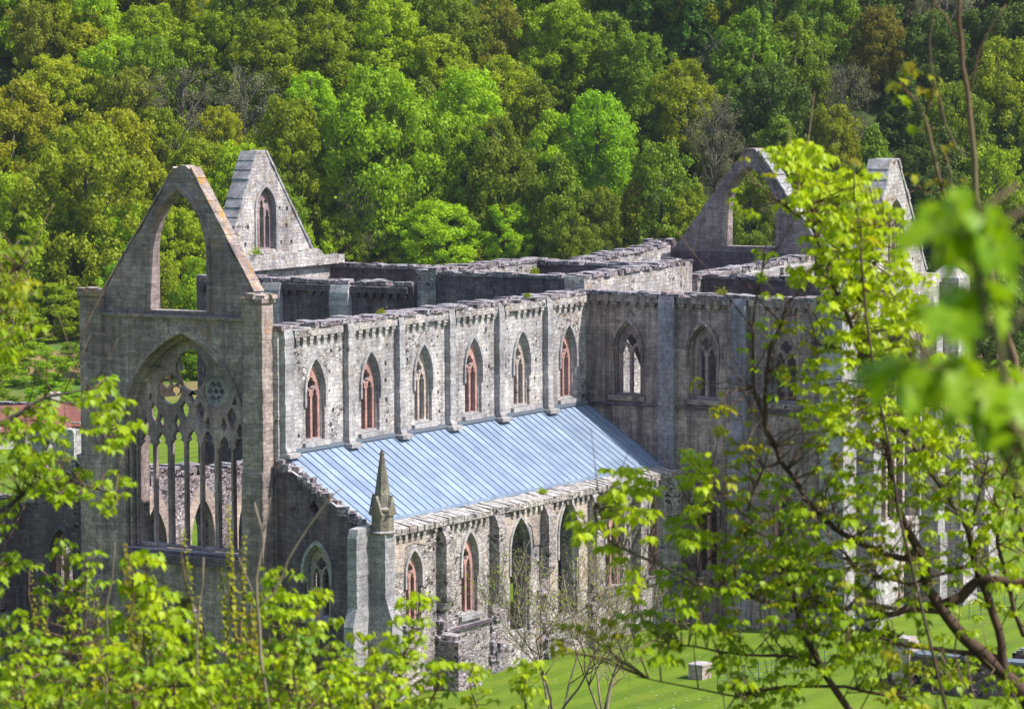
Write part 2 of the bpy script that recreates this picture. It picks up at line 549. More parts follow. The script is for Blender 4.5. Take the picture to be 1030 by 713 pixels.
def grid(xs, ys, zf):
    vs = [(x, y, zf(x, y)) for y in ys for x in xs]
    n = len(xs)
    fs = [(j * n + i, j * n + i + 1, (j + 1) * n + i + 1, (j + 1) * n + i) for j in range(len(ys) - 1) for i in range(n - 1)]
    return vs, fs
ss = list(np.concatenate([np.arange(-400, -20, 40), np.arange(-20, 190, 5), np.arange(190, 440, 10), np.arange(440, 700, 8), np.arange(700, 3400, 150)]))
tt = list(np.concatenate([np.arange(-2400, -240, 160), np.arange(-240, 240, 8), np.arange(240, 2401, 160)]))
mb = MB()
vs, fs = grid(ss, tt, lambda s, t: 0)
vs = [xy_of(a, b) for a, b, _ in vs]
mb.v = [(x, y, ground_z(x, y)) for x, y in vs]
mb.f = [q[::-1] for q in fs]
tag(mb.build('ground', M['ground'], smooth=True), kind='structure')

# ------------------------------------------------------------------ the abbey
ABBEY = empty('abbey_ruin', (0, 0, 0), 'roofless ruined Gothic stone abbey church with traceried windows and one metal roofed aisle', 'abbey ruin')
A = ABBEY
XW = -1.53         # west front outer face
XE = 34.0          # transept west wall outer face
BAY = 5.75
ZC = 20.75         # clerestory wall head


def window2(ax, at, t, uc, wd, sill, spring, apex, mat, inw, depth=.55, tr=True, hood=True, sill_on=True, fmat='dress'):
    """A two-light window set in a wall opening: stone frame with hood mould, tracery and sill. `out` is the outward sign."""
    w_ = MB()
    lo, hi = (at - .12, at + .25) if inw > 0 else (at - .25, at + .12)
    if hood:
        e = .17
        ho = arch(uc, wd + 2 * e, sill + (spring - sill) * .72, spring, apex + e * 1.35, 10)
        hi_ = arch(uc, wd - .02, sill + (spring - sill) * .72, spring, apex - .01, 10)
        poly = ho[1:] + ho[:1]
        inner = hi_[1:] + hi_[:1]
        ring = poly[:-1] + [ho[0]] + [hi_[0]] + inner[:-1][::-1]
        w_.wall(ax, lo, hi - lo, ring)
    fr = w_.build('window', M[fmat], A)
    # inner order of the frame, set back
    o2 = MB()
    d0 = at + inw * .2
    o2.wall(ax, d0, inw * .2, arch(uc, wd + .02, sill - .02, spring, apex + .01), [arch(uc, wd - .2, sill + .12, spring, apex - .14)])
    o2.build('frame', M[fmat], fr)
    if sill_on:
        s = MB()
        a0, a1 = at - inw * .22, at + inw * .55
        y0, y1 = min(a0, a1), max(a0, a1)
        zz = sill - .02
        if ax == 'x':
            s.box(uc - wd / 2 - .3, uc + wd / 2 + .3, y0, at - .003 if inw > 0 else y1, zz - .28, zz)
            s.box(uc - wd / 2 + .01, uc + wd / 2 - .01, at, y1, zz - .1, zz + .06)
        else:
            s.box(y0, at - .003, uc - wd / 2 - .3, uc + wd / 2 + .3, zz - .28, zz)
            s.box(at, y1, uc - wd / 2 + .01, uc + wd / 2 - .01, zz - .1, zz + .06)
        s.build('sill', M[fmat], fr)
    if tr:
        m = MB()
        ow = wd - .28
        hw = ow / 2
        bar = .2
        lw = (ow - 3 * bar) / 2
        sp2 = spring - .35
        ap2 = sp2 + lw * 1.05
        holes = [lancet(uc - (lw + bar) / 2, lw, sill + .14, sp2, ap2), lancet(uc + (lw + bar) / 2, lw, sill + .14, sp2, ap2)]
        rr = min(ow * .24, .46)
        zc = ap2 + rr * .55 + .04
        holes.append(foil(uc, zc, rr, 4, 24, .3, .0))
        m.wall(ax, at + inw * depth, inw * .24, arch(uc, ow + .04, sill + .08, spring, apex - .16), holes)
        m.build('tracery', mat, fr)
    return fr


def bay_corbels(ax, at, out, u0, u1, z, mat, seed, gap=.62):
    """Parapet course carried on a row of small corbels, one bay long."""
    rng = random.Random(seed)
    m = MB()
    p = .26
    lo, hi = (at - p, at + .1) if out < 0 else (at - .1, at + p)
    def bx(a, b, l, h, z0, z1, j=.015):
        if ax == 'x': m.box(a, b, l, h, z0, z1, j, rng)
        else: m.box(l, h, a, b, z0, z1, j, rng)
    bx(u0, u1, lo, hi, z, z + .42)
    n = max(2, int((u1 - u0) / gap))
    for i in range(n):
        if rng.random() < .06:
            continue
        c = u0 + (i + .5) * (u1 - u0) / n
        bx(c - .19, c + .19, lo + .03, hi, z - .2, z - .002)
        bx(c - .13, c + .13, lo + .08, hi, z - .36, z - .202)
    return m.build('corbel_table', mat, A)


def buttress(ax, uc, wd, prof, mat, name='buttress'):
    """prof: ring of (other-axis, z) extruded along the wall axis."""
    m = MB()
    rng = random.Random(int(uc * 97 + wd * 13))
    zs = sorted(set(z for a, z in prof))
    cuts = []
    for z0, z1 in zip(zs, zs[1:]):
        n = max(1, round((z1 - z0) / .36))
        cuts += [z0 + (z1 - z0) * i / n for i in range(n)]
    cuts.append(zs[-1])
    def ext(z):
        r = []
        for (a, b), (c, d) in zip(prof, prof[1:] + prof[:1]):
            if b != d and min(b, d) <= z <= max(b, d):
                r.append(a + (c - a) * (z - b) / (d - b))
        return min(r), max(r)
    for z0, z1 in zip(cuts, cuts[1:]):                   # laid course by course, each a little out of line
        e = (z1 - z0) * .02
        lo0, hi0 = ext(z0 + e)
        lo1, hi1 = ext(z1 - e)
        j = rng.uniform(-.022, .022)
        u0, u1 = uc - wd / 2 + rng.uniform(-.02, .02), uc + wd / 2 + rng.uniform(-.02, .02)
        if abs(lo0) > abs(hi0) or lo0 < hi0 and ax == 'x':
            q = [(lo0 + j, z0), (hi0, z0), (hi1, z1), (lo1 + j, z1)]
        else:
            q = [(lo0 + j, z0), (hi0, z0), (hi1, z1), (lo1 + j, z1)]
        if ax == 'x':
            m.prism([(0, a, z) for a, z in q], 0, u0, u1)
        else:
            m.prism([(a, 0, z) for a, z in q], 1, u0, u1)
    return m.build(name, mat, A)


def putlogs(u0, u1, z0, z1, seed, avoid, n=9, s=.2):
    rng = random.Random(seed)
    res = []
    for _ in range(200):
        if len(res) >= n:
            break
        u = rng.uniform(u0 + .5, u1 - .5)
        z = z0 + round(rng.uniform(0, z1 - z0) / 1.15) * 1.15 + rng.uniform(-.1, .1)
        if z > z1 - .2 or any(a < u < b and c < z < d for a, b, c, d in avoid) or any(abs(u - q[0][0]) < .8 and abs(z - q[0][1]) < .8 for q in res):
            continue
        k = s * rng.uniform(.7, 1.2)
        res.append([(u, z), (u + k, z), (u + k, z + k * 1.1), (u, z + k * 1.1)])
    return res

# --- nave clerestory, south wall (faces the viewer's right, in the sun)
x0, x1 = -.75, XE
zt = ZC
bays = [2.95 + BAY * i - .05 * (i > 2) for i in range(6)]
holes = []
for i, c in enumerate(bays):
    holes.append(arch(c, 1.95, 14.22, 17.0, 18.95))
    holes.append(arch(c, 3.9, .5, 6.2, 9.6))
    holes += putlogs(c - 2.3, c + 2.3, 14.6, 19.4, 50 + i, [(c - 1.75, c + 1.4, 13, 19.8)], 9)
mb = MB()
mb.wall('x', 0, 1.3, [(x0, -.3), (x1, -.3)] + ragged(x1, x0, zt, 3, .8, .07), holes)
tag(mb.build('wall', M['nave'], A), 'sunlit pale clerestory wall above the metal roof')
mb = MB()
rubble_top(mb, 'x', 0, 1.3, x0, x1 + .2, zt + .12, 5, .26, .3, .7)
mb.build('wall_coping', M['rubble'], A)
for i, c in enumerate(bays):
    window2('x', 0, 1.3, c, 1.95, 14.22, 17.0, 18.95, M['cream' if i in (2, 4) else 'red'], 1, .26 + .04 * (i % 3))
    bay_corbels('x', 0, -1, c - BAY / 2 + .55, c + BAY / 2 - .3, 20.3, M['nave'], 20 + i)
for i, u in enumerate([-.2, 6.1, 11.55, 17.15, 22.9, 28.75]):
    buttress('x', u + .1, .9 if i == 0 else .62, [(.1, 13.5), (-.46, 13.5), (-.46, 13.9), (-.37, 14.1), (-.37, 20.3), (-.3, 20.85), (.1, 20.85)], M['dress'])
    m = MB()
    m.box(u - .45, u + .65, -.72, -.02, 13.55, 13.8)
    m.build('buttress_foot', M['dress'], A)
# lead flashing line along the roof head between the pilasters
mb = MB()
for i in range(6):
    a = [-.2, 6.1, 11.55, 17.15, 22.9, 28.75][i] + .67
    b = [6.1, 11.55, 17.15, 22.9, 28.75, XE + .4][i] - .48
    mb.box(a, b, -.2, -.004, 13.72, 13.95)
mb.build('roof_flashing', M['flash'], A)

# --- lean-to metal roof of the south aisle
ZR, ZE, YE = 13.72, 10.15, -5.45
mb = MB()
rx0, rx1 = -.35, XE - .02
mb.add([(rx0, -.01, ZR), (rx1, -.01, ZR), (rx1, YE, ZE), (rx0, YE, ZE), (rx0, -.01, ZR - .16), (rx1, -.01, ZR - .16), (rx1, YE, ZE - .16), (rx0, YE, ZE - .16)],
       [(0, 3, 2, 1), (4, 5, 6, 7), (3, 7, 6, 2), (0, 4, 7, 3), (1, 2, 6, 5), (0, 1, 5, 4)])
roof = mb.build('aisle_roof', M['lead'], A)
mb = MB()
nseam = 46
sl_ = (ZE - ZR) / (YE + .01)
for i in range(nseam + 1):
    x = rx0 + .05 + (rx1 - rx0 - .1) * i / nseam
    h = .06
    mb.add([(x - .026, -.03, ZR + .002), (x + .026, -.03, ZR + .002), (x + .026, YE, ZE + .002), (x - .026, YE, ZE + .002),
            (x - .025, -.03, ZR + h), (x + .025, -.03, ZR + h), (x + .025, YE, ZE + h), (x - .025, YE, ZE + h)],
           [(0, 1, 2, 3)[::-1], (4, 5, 6, 7)[::-1], (0, 4, 7, 3), (1, 2, 6, 5), (3, 7, 6, 2), (0, 1, 5, 4)])
mb.build('standing_seam', M['seam'], roof)
mb = MB()
mb.box(rx0 - .02, rx1, YE - .16, YE - .004, ZE - .14, ZE + .05)
mb.build('roof_edge', M['lead'], roof)

# --- south aisle outer wall
YA = -6.6
holes = []
aw = [(3.0, 1.6, 4.2, 7.0, 8.35), (9.0, 1.75, 3.9, 7.0, 8.7), (14.65, 2.25, 2.0, 6.9, 8.9), (20.3, 2.3, 2.2, 7.2, 9.35), (26.0, 2.2, 3.2, 7.2, 9.2), (31.3, 1.9, 3.2, 7.2, 9.0)]
for i, (c, wd, s, sp, ap) in enumerate(aw):
    holes.append(arch(c, wd, s, sp, ap))
    holes += putlogs(c - 2.6, c + 2.6, 3.4, 9.2, 70 + i, [(c - 1.9, c + 1.6, 0, 9.6)], 6)
mb = MB()
mb.wall('x', YA, 1.15, [(-1.0, -.5), (XE, -.5)] + ragged(XE, -1.0, 9.75, 9, .7, .06), holes)
tag(mb.build('wall', M['aisle'], A), 'rubble wall of the roofed aisle with pointed windows')
mb = MB()
rng = random.Random(8)
u = -.6
while u < XE - .1:                                   # broken cornice of rubble slanting from the roof edge to the wall face
    n = min(XE, u + rng.uniform(.18, .45))
    za, zb = rng.uniform(-.05, .06), rng.uniform(-.07, .07)
    a = YA - .3 + rng.uniform(-.05, .05)
    ring = [(0, YE - .17, 10.0 + za), (0, a, 9.78 + zb), (0, a, 9.42), (0, YE - .17, 9.42)]
    mb.prism(ring, 0, u + .001, n - .001)
    u = n
mb.build('cornice', M['aisle'], A)
mb = MB()
rng = random.Random(18)
u = .6
while u < XE - .5:
    if rng.random() > .12:
        mb.box(u, u + .26, YA - .24, YA + .05, 9.08, 9.36, .012, rng)
        mb.box(u - .36, u + .3, YA - .2, YA + .04, 9.34, 9.417)
    u += .62
    if u > .6 + 5.6 * (1 + len([o for o in A.children if o.name.startswith('corbel_table')]) - 6):
        mb.build('corbel_table', M['aisle'], A)
        mb = MB()
if mb.v:
    mb.build('corbel_table', M['aisle'], A)
for i, (c, wd, s, sp, ap) in enumerate(aw):
    window2('x', YA, 1.15, c, wd, s, sp, ap, M['red'], 1, .26, tr=i not in (2, 3), hood=True, sill_on=i not in (2, 3))
    if i in (2, 3):
        pass
# pale ashlar panels between the aisle buttresses
mb = MB()
mb.wall('x', YA - .05, .1, [(.5, 7.2), (1.9, 7.2), (2.05, 8.6), (3.0, 8.75), (4.3, 8.5), (4.3, 9.05), (.5, 9.05)])
tag(mb.build('wall_facing', M['cream'], A), 'cream squared facing stone left on the aisle wall')
mb = MB()
mb.wall('x', YA - .05, .1, [(12.2, 5.2), (13.35, 5.2), (13.4, 7.6), (14.6, 9.02), (16.0, 8.2), (16.3, 7.0), (17.1, 7.0), (17.1, 9.04), (12.2, 9.04)])
tag(mb.build('wall_facing', M['cream'], A), 'cream squared facing stone left on the aisle wall')
mb = MB()
mb.wall('x', YA - .05, .1, [(18.1, 4.0), (18.95, 4.0), (19.0, 7.6), (19.8, 9.02), (18.1, 9.02)])
tag(mb.build('wall_facing', M['cream'], A), 'cream squared facing stone left on the aisle wall')
mb = MB()
mb.wall('x', YA - .05, .1, [(21.6, 3.6), (22.6, 3.6), (22.6, 9.03), (21.2, 9.03), (21.55, 7.6)])
tag(mb.build('wall_facing', M['cream'], A), 'cream squared facing stone left on the aisle wall')
# buttress stumps of the aisle bays: upper remains deep, lower part torn away
rng = random.Random(4)
for i, u in enumerate([5.95, 11.75, 17.45, 23.2, 28.7, 33.2]):
    zl = [4.6, 4.4, 5.2, 4.2, 3.2, .2][i]
    buttress('x', u, .82, [(YA + .1, zl - .4), (YA - .35, zl), (YA - .62, zl + .5), (YA - .62, 8.7), (YA - .3, 9.38), (YA + .1, 9.38)], M['aisle'])
    m = MB()
    m.box(u - .44, u + .44, YA - .07, YA + .05, -.3, zl)
    for k in range(14):
        z = rng.uniform(.0, zl)
        d = rng.uniform(.12, .45)
        x = u + rng.uniform(-.45, .45)
        s = rng.uniform(.2, .42)
        m.box(x - s, x + s, YA - d, YA + .05, z, z + rng.uniform(.2, .5), .05, rng)
    tag(m.build('buttress_core', M['rubble'], A), 'torn rubble core where a buttress was robbed of its facing')
# string course below the aisle windows
for a, b in ((6.6, 11.2), (24.0, 28.2), (29.2, 33.9), (.3, 2.2)):
    mb = MB()
    mb.box(a, b, YA - .2, YA + .02, 3.15, 3.36)
    mb.build('string_course', M['shade'], A)
# stepped stub of masonry by the foot of the first torn buttress
mb = MB()
rng = random.Random(12)
for x, wd, h in ((5.4, .9, 2.9), (6.3, .8, 1.9), (7.0, .9, .9)):
    mb.box(x, x + wd, YA - 1.5, YA + .01, -.2, h, .08, rng)
    mb.box(x + .1, x + wd - .1, YA - 1.2, YA + .02, h - .1, h + .3, .08, rng)
mb.build('wall_stub', M['rubble'], A)

# --- aisle west wall with its raking top, window and small diamond light
XA = -1.0
holes = [arch(-2.75, 1.75, 4.7, 7.4, 8.9), [(-2.55, 10.45), (-2.2, 10.9), (-2.55, 11.4), (-2.9, 10.9)]]
zrake = lambda y: 9.75 + (y + 6.4) * (13.5 - 9.75) / 6.4
mb = MB()
top = ragged(0.02, -6.55, zrake, 31, .5, .05)
mb.wall('y', XA, .95, [(-6.55, -.5), (.02, -.5)] + top, holes)
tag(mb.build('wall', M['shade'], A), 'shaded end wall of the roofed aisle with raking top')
mb = MB()
rubble_top(mb, 'y', XA, .6, -6.4, -.1, zrake, 33, .14, .06, .42)
mb.build('wall_coping', M['rubble'], A)
window2('y', XA, .95, -2.75, 1.75, 4.7, 7.4, 8.9, M['cream'], 1, .4)
# angle buttresses and the mossy spirelet on the corner
buttress('y', -6.1, .62, [(XA + .2, -.5), (-2.9, -.5), (-2.9, 4.7), (-2.5, 5.7), (-2.5, 9.6), (-2.3, 10.1), (XA + .2, 10.2)], M['dress'])
buttress('x', -.62, 1.0, [(YA + .2, -.5), (YA - 1.25, -.5), (YA - 1.25, 4.9), (YA - .8, 6.2), (YA - .8, 9.75), (YA + .2, 9.75)], M['dress'])
mb = MB()
c = (-.62, YA - .32, 9.75)
mb.lathe([(.76, 0), (.76, .1), (.64, .16), (.62, 1.25), (.7, 1.32), (.7, 1.42), (.5, 1.5), (.46, 2.0), (.3, 3.2), (.12, 4.35), (.15, 4.45), (.05, 4.7)], c, 8, math.pi / 8)
for k in range(4):                                   # small gablets round the spirelet foot
    a = k * math.pi / 2
    ca, sa = math.cos(a), math.sin(a)
    ring = []
    for q, z in ((-.4, 1.05), (.4, 1.05), (0, 2.15)):
        ring.append((q, z))
    vs = []
    for d in (.3, .68):
        for q, z in ring:
            vs.append((c[0] + ca * d - sa * q, c[1] + sa * d + ca * q, c[2] + z))
    mb.add(vs, [(0, 1, 2), (3, 5, 4), (0, 3, 4, 1), (1, 4, 5, 2), (2, 5, 3, 0)])
tag(mb.build('pinnacle', M['green_stone'], A), 'mossy octagonal spirelet at the corner of the roofed aisle')

# --- west front
YN0, YN1 = 1.45, 11.9
orders = [(8.5, 20.5, .0, .42), (8.1, 20.2, .42, .8), (7.75, 19.95, .8, 1.2)]
WC = 6.05
SILL, SPR = 7.95, 14.6
for k, (wd, ap, a, b) in enumerate(orders):
    mb = MB()
    if k == 0:
        doorh = arch(WC, 2.6, -.4, 3.2, 5.2)
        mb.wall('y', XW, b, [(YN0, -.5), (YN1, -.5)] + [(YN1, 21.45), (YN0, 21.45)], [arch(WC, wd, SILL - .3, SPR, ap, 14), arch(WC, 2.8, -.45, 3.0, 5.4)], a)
        tag(mb.build('wall', M['front'], A), 'shaded entrance front wall with the great seven light window')
    else:
        mb.wall('y', XW, b, arch(WC, 9.2, SILL - .6, SPR, ap + .7, 14), [arch(WC, wd, SILL - .1 * k, SPR, ap, 14)], a)
        mb.build('window_order', M['front'], A)
mb = MB()
mb.wall('y', XW, 1.9, [(YN0, -.5), (YN1, -.5), (YN1, 21.4), (YN0, 21.4)], [arch(WC, 7.75, SILL - .2, SPR, 19.95, 14), arch(WC, 2.8, -.45, 3.0, 5.4)], 1.22)
mb.build('wall_core', M['front'], A)
# jamb shafts on the far side and hood over the great window
mb = MB()
e = .22
oa = arch(WC, 8.5 + 2 * e, SPR - 1.0, SPR, 20.5 + e * 1.4, 14)
ia = arch(WC, 8.48, SPR - 1.0, SPR, 20.49, 14)
mb.wall('y', XW - .14, .3, oa[1:] + [oa[0]] + [ia[0]] + ia[1:][::-1])
great = mb.build('great_window', M['front'], A)
great['label'] = 'great pointed seven light window with surviving stone tracery'
for k, yy in enumerate((9.98, 10.12, 2.12, 1.98)):
    mb = MB()
    mb.tube([(XW + .38 + .4 * (k % 2 == 0), yy, SILL - .2), (XW + .38 + .4 * (k % 2 == 0), yy, SPR)], [.09, .09], 8)
    mb.build('jamb_shaft', M['front'], great)
# tracery plate
ow = 7.75
mull = [2.17 + ow * i / 7 for i in range(8)]
holes = []
wid = [.08, .07, .13, .07, .07, .13, .07, .08]
for i in range(7):
    a, b = mull[i] + wid[i], mull[i + 1] - wid[i + 1]
    zs = 13.6 + (.35 if i in (2, 3, 4) else .1)
    holes.append(lancet((a + b) / 2, b - a, SILL + .2, zs, zs + .95))
for yy, z, hh in ((2.17 + 1.107, 15.7, .62), (2.17 + 3.32, 15.95, .6), (2.17 + 4.43, 15.95, .6), (2.17 + 6.64, 15.7, .62)):   # daggers over the pairs
    holes.append([(yy, z - hh), (yy + .27, z - .15), (yy + .32, z + .2), (yy, z + hh), (yy - .32, z + .2), (yy - .27, z - .15)])
for yy in (2.72, 3.83, 4.95, 7.15, 8.27, 9.37):
    z = 15.25 if 3 < yy < 9 else 14.95
    holes.append([(yy, z - .5), (yy + .22, z), (yy, z + .5), (yy - .22, z)])
for yy in (3.05, 9.0):
    holes.append([(yy - .2, 16.45), (yy + .2, 16.45), (yy, 16.95)])
holes.append(circle(6.12, 18.3, 1.08, 24, 1.1))
holes.append(circle(7.62, 17.15, .82, 22, 1.08))
holes.append(circle(4.40, 17.15, .82, 22, 1.08))
holes.append([(6.0, 16.35), (6.3, 16.9), (6.0, 17.15), (5.7, 16.9)])
holes.append([(5.15, 18.3), (5.35, 18.2), (5.2, 18.75)])
holes.append([(7.05, 18.3), (6.85, 18.25), (7.0, 18.75)])
mb = MB()
mb.wall('y', XW + .86, .34, arch(WC, 7.8, SILL + .02, SPR, 19.98, 14), holes)
mb.build('tracery', M['tracery'], great)
mb = MB()                                            # the roundel that still keeps its foils
ring_h = [foil(4.40 + .42 * math.cos(k * math.pi / 3), 17.15 + .45 * math.sin(k * math.pi / 3), .2, 4, 16, .2) for k in range(6)] + [circle(4.40, 17.15, .17, 10)]
mb.wall('y', XW + .93, .2, circle(4.40, 17.15, .86, 22, 1.08), ring_h)
tag(mb.build('roundel', M['dress'], great), 'pale roundel that keeps its ring of foils')
mb = MB()
ring_h = [foil(7.62 + .40 * math.cos(k * math.pi / 2 + .5), 17.3 + .42 * math.sin(k * math.pi / 2 + .5), .33, 4, 16, .2) for k in range(3)] + [[(7.0, 17.5), (7.4, 17.6), (7.3, 17.95), (7.05, 17.8)]]
mb.wall('y', XW + .93, .2, circle(7.62, 17.15, .86, 22, 1.08), ring_h[:3])
tag(mb.build('roundel', M['red'], great), 'pinkish broken roundel')
mb = MB()
mb.box(XW - .3, XW + .45, 1.75, 10.35, SILL - .75, SILL - .22)
mb.box(XW - .12, XW + .6, 1.9, 10.2, SILL - .215, SILL)
mb.build('sill', M['shade'], great)
mb = MB()
mb.box(XW - .16, XW + .02, YN0, YN1, 21.32, 21.5)
mb.build('string_course', M['front'], A)
# west gable with its open pointed light
zs_ = lambda y: 0
gout = [(11.85, 21.4), (11.85, 22.5), (6.5, 29.85), (6.2, 30.05), (5.8, 30.05), (5.5, 29.85), (1.15, 22.9), (1.15, 21.4)]
def rough_line(a, b, seed, amp=.06, step=.6):
    rng = random.Random(seed)
    L = math.hypot(b[0] - a[0], b[1] - a[1])
    n = max(2, int(L / step))
    res = []
    for i in range(n):
        f = i / n
        res.append((a[0] + (b[0] - a[0]) * f + (rng.uniform(-amp, amp) if i else 0), a[1] + (b[1] - a[1]) * f + (rng.uniform(-amp, amp) if i else 0)))
    return res
out = []
for i in range(len(gout)):
    a, b = gout[i], gout[(i + 1) % len(gout)]
    out += rough_line(a, b, 40 + i) if i in (1, 5) else [a]
mb = MB()
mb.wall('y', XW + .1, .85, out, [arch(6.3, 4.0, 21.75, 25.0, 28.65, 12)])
tag(mb.build('gable', M['gable'], A), 'tall shaded gable over the great window, pierced by an open pointed arch')
mb = MB()
o1 = arch(6.3, 4.4, 21.75, 25.0, 29.0, 12)
o2 = arch(6.3, 3.99, 21.75, 25.0, 28.64, 12)
mb.wall('y', XW - .02, .3, o1[1:] + [o1[0]] + [o2[0]] + o2[1:][::-1])
mb.build('arch_moulding', M['gable'], A)
mb = MB()
rng = random.Random(2)
for (a, b) in (((5.45, 29.9), (1.1, 22.95)), ((6.55, 29.9), (11.9, 22.55))):
    mb = MB()
    n = 11
    for i in range(n):
        f0, f1 = i / n, (i + 1) / n - .003
        p0 = (a[0] + (b[0] - a[0]) * f0, a[1] + (b[1] - a[1]) * f0)
        p1 = (a[0] + (b[0] - a[0]) * f1, a[1] + (b[1] - a[1]) * f1)
        nx, nz = (p1[1] - p0[1]), -(p1[0] - p0[0])
        L = math.hypot(nx, nz)
        nx, nz = nx / L, nz / L
        if nz < 0:
            nx, nz = -nx, -nz
        h = .1 + rng.uniform(-.015, .015)
        ring = [(0, p0[0], p0[1]), (0, p1[0], p1[1]), (0, p1[0] + nx * h, p1[1] + nz * h), (0, p0[0] + nx * h, p0[1] + nz * h)]
        mb.prism(ring, 0, XW + .06 + rng.uniform(-.01, .01), XW + 1.0 + rng.uniform(-.01, .01))
    mb.build('gable_coping', M['front'], A)
# flanking buttresses of the front
def tower(x0, x1, y0, y1, z1, cap, mat, steps):
    m = MB()
    zprev = -.5
    rng = random.Random(int(y0 * 10))
    def courses(xa, xb, ya, yb, za, zb):
        n = max(1, round((zb - za) / .4))
        for i in range(n):
            a, b, c, d = (rng.uniform(-.018, .018) for _ in range(4))
            m.box(xa + a, xb + b, ya + c, yb + d, za + (zb - za) * i / n, za + (zb - za) * (i + 1) / n)
    for (z, grow) in steps:
        courses(x0 - grow, x1, y0 - grow * .15, y1 + grow * .15, zprev, z)
        zprev = z - .002
    courses(x0, x1, y0, y1, zprev, z1)
    if cap:
        m.box(x0 - .1, x1 + .1, y0 - .1, y1 + .1, z1 - .3, z1 - .02)
        for k in range(5):
            a = x0 + (x1 - x0) * rng.random()
            b = y0 + (y1 - y0) * rng.random()
            m.box(a - .3, a + .3, b - .3, b + .3, z1 - .05, z1 + rng.uniform(.05, .25), .05, rng)
    return m.build('corner_buttress', mat, A)
tower(-1.82, -.72, .3, 1.72, 22.7, True, M['front'], [(6.0, .35), (12.8, .12)])
tower(-1.82, -.4, 11.7, 13.2, 22.75, True, M['front'], [(6.0, .35), (12.8, .12)])
tower(-2.4, -.6, 18.6, 19.9, 10.2, True, M['shade'], [(5.0, .4)])

# --- north aisle: end wall and the long inner wall with its row of arches
zr2 = lambda y: 13.0 - (y - 13.4) * .62
mb = MB()
mb.wall('y', XA, 1.0, [(13.2, -.5), (18.6, -.5)] + ragged(18.6, 13.2, zr2, 61, .5, .1), [arch(15.45, 1.7, 4.6, 7.0, 8.6)])
tag(mb.build('wall', M['shade'], A), 'shaded end wall of the far aisle')
mb = MB()
rubble_top(mb, 'y', XA, 1.0, 13.4, 18.5, zr2, 62, .25, .08, .45)
mb.build('wall_coping', M['rubble'], A)
window2('y', XA, 1.0, 15.45, 1.7, 4.6, 7.0, 8.6, M['red'], 1, .4, fmat='shade')
YB = 17.6
holes = []
for i in range(6):
    c = 5.9 + 5.05 * i
    holes.append(arch(c, 2.5, 2.6, 5.8, 8.5))
mb = MB()
znw = lambda x: 10.15 + .35 * math.sin(x * .55 + .8) + .25 * math.sin(x * 1.7)
mb.wall('x', YB, 1.3, [(0, -.5), (XE, -.5)] + ragged(XE, 0, znw, 63, .7, .15), holes)
tag(mb.build('wall', M['rubble'], A), 'broken far aisle wall with pale splayed arches')
mb = MB()
rubble_top(mb, 'x', YB, 1.3, .1, XE - .2, znw, 64, .3, .1, .5)
mb.build('wall_coping', M['rubble'], A)
for i in range(6):
    c = 5.9 + 5.05 * i
    m = MB()
    o1 = arch(c, 3.9, 2.6, 5.8, 9.5, 10)
    o2 = arch(c, 2.48, 2.6, 5.8, 8.49, 10)
    m.wall('x', YB - .1, .5, o1[1:] + [o1[0]] + [o2[0]] + o2[1:][::-1])
    m.build('window_splay', M['cream'], A)

# --- crossing walls
def arch_wall(ax, at, t, u0, u1, z1, wd, spring, apex, mat, seed, label=None, amp=.12, extra=()):
    m = MB()
    uc = (u0 + u1) / 2
    hs = [arch(uc, wd, -.3, spring, apex, 10)] if wd else []
    zz = z1
    m.wall(ax, at, t, [(u0, -.5), (u1, -.5)] + ragged(u1, u0, zz, seed, .7, amp), hs + list(extra))
    o = m.build('wall', mat, A)
    if label: o['label'] = label
    c_ = MB()
    rubble_top(c_, ax, at, t, u0 + .05, u1 - .05, z1, seed + 1, .3, .1, .6)
    c_.build('wall_coping', M['rubble'], A)
    return o
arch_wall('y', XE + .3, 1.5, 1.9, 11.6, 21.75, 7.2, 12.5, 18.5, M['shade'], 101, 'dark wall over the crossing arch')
arch_wall('x', .35, 1.5, XE + .35, 49.0, lambda x: 21.8 + (x - 34) * .02, 8.5, 12.5, 18.5, M['nave'], 103, 'sunlit wall over the crossing arch')
arch_wall('x', 11.7, 1.5, XE + .35, 49.0, 21.9, 8.5, 12.5, 18.5, M['nave'], 105)
arch_wall('y', 47.6, 1.4, 1.95, 11.6, 21.75, 7.2, 12.5, 18.5, M['shade'], 107)

# --- north transept
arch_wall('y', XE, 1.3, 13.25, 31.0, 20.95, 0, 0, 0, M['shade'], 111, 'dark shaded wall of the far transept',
          extra=[arch(16.1, 2.0, 14.0, 16.6, 18.3), arch(21.6, 2.0, 14.0, 16.6, 18.3), arch(27.1, 2.0, 14.0, 16.6, 18.3)])
for u in (18.9, 24.5):
    buttress('y', u, 1.5, [(XE + .1, -.5), (XE - .5, -.5), (XE - .5, 20.3), (XE - .3, 20.8), (XE + .1, 20.8)], M['dress'])
for i, (a, b) in enumerate(((13.6, 18.1), (19.7, 23.7), (25.3, 30.7))):
    bay_corbels('y', XE, -1, a, b, 20.35, M['shade'], 210 + i)
arch_wall('y', 49.0, 1.3, 12.8, 31.0, 21.0, 0, 0, 0, M['shade'], 113, None,
          extra=[arch(15.6, 3.6, -.3, 6, 9.5), arch(21.3, 3.6, -.3, 6, 9.5), arch(27.1, 3.6, -.3, 6, 9.5), arch(15.6, 2.0, 14.5, 17.3, 19.1), arch(21.3, 2.0, 14.5, 17.3, 19.1), arch(27.1, 2.0, 14.5, 17.3, 19.1)])
mb = MB()
mb.wall('x', 29.95, 1.1, [(XE + 1.32, -.5), (48.98, -.5), (48.98, 21.2), (XE + 1.32, 21.2)], [arch(41.8, 7.4, 5, 13.5, 18.5, 10)])
mb.build('wall', M['nave'], A)
mb = MB()
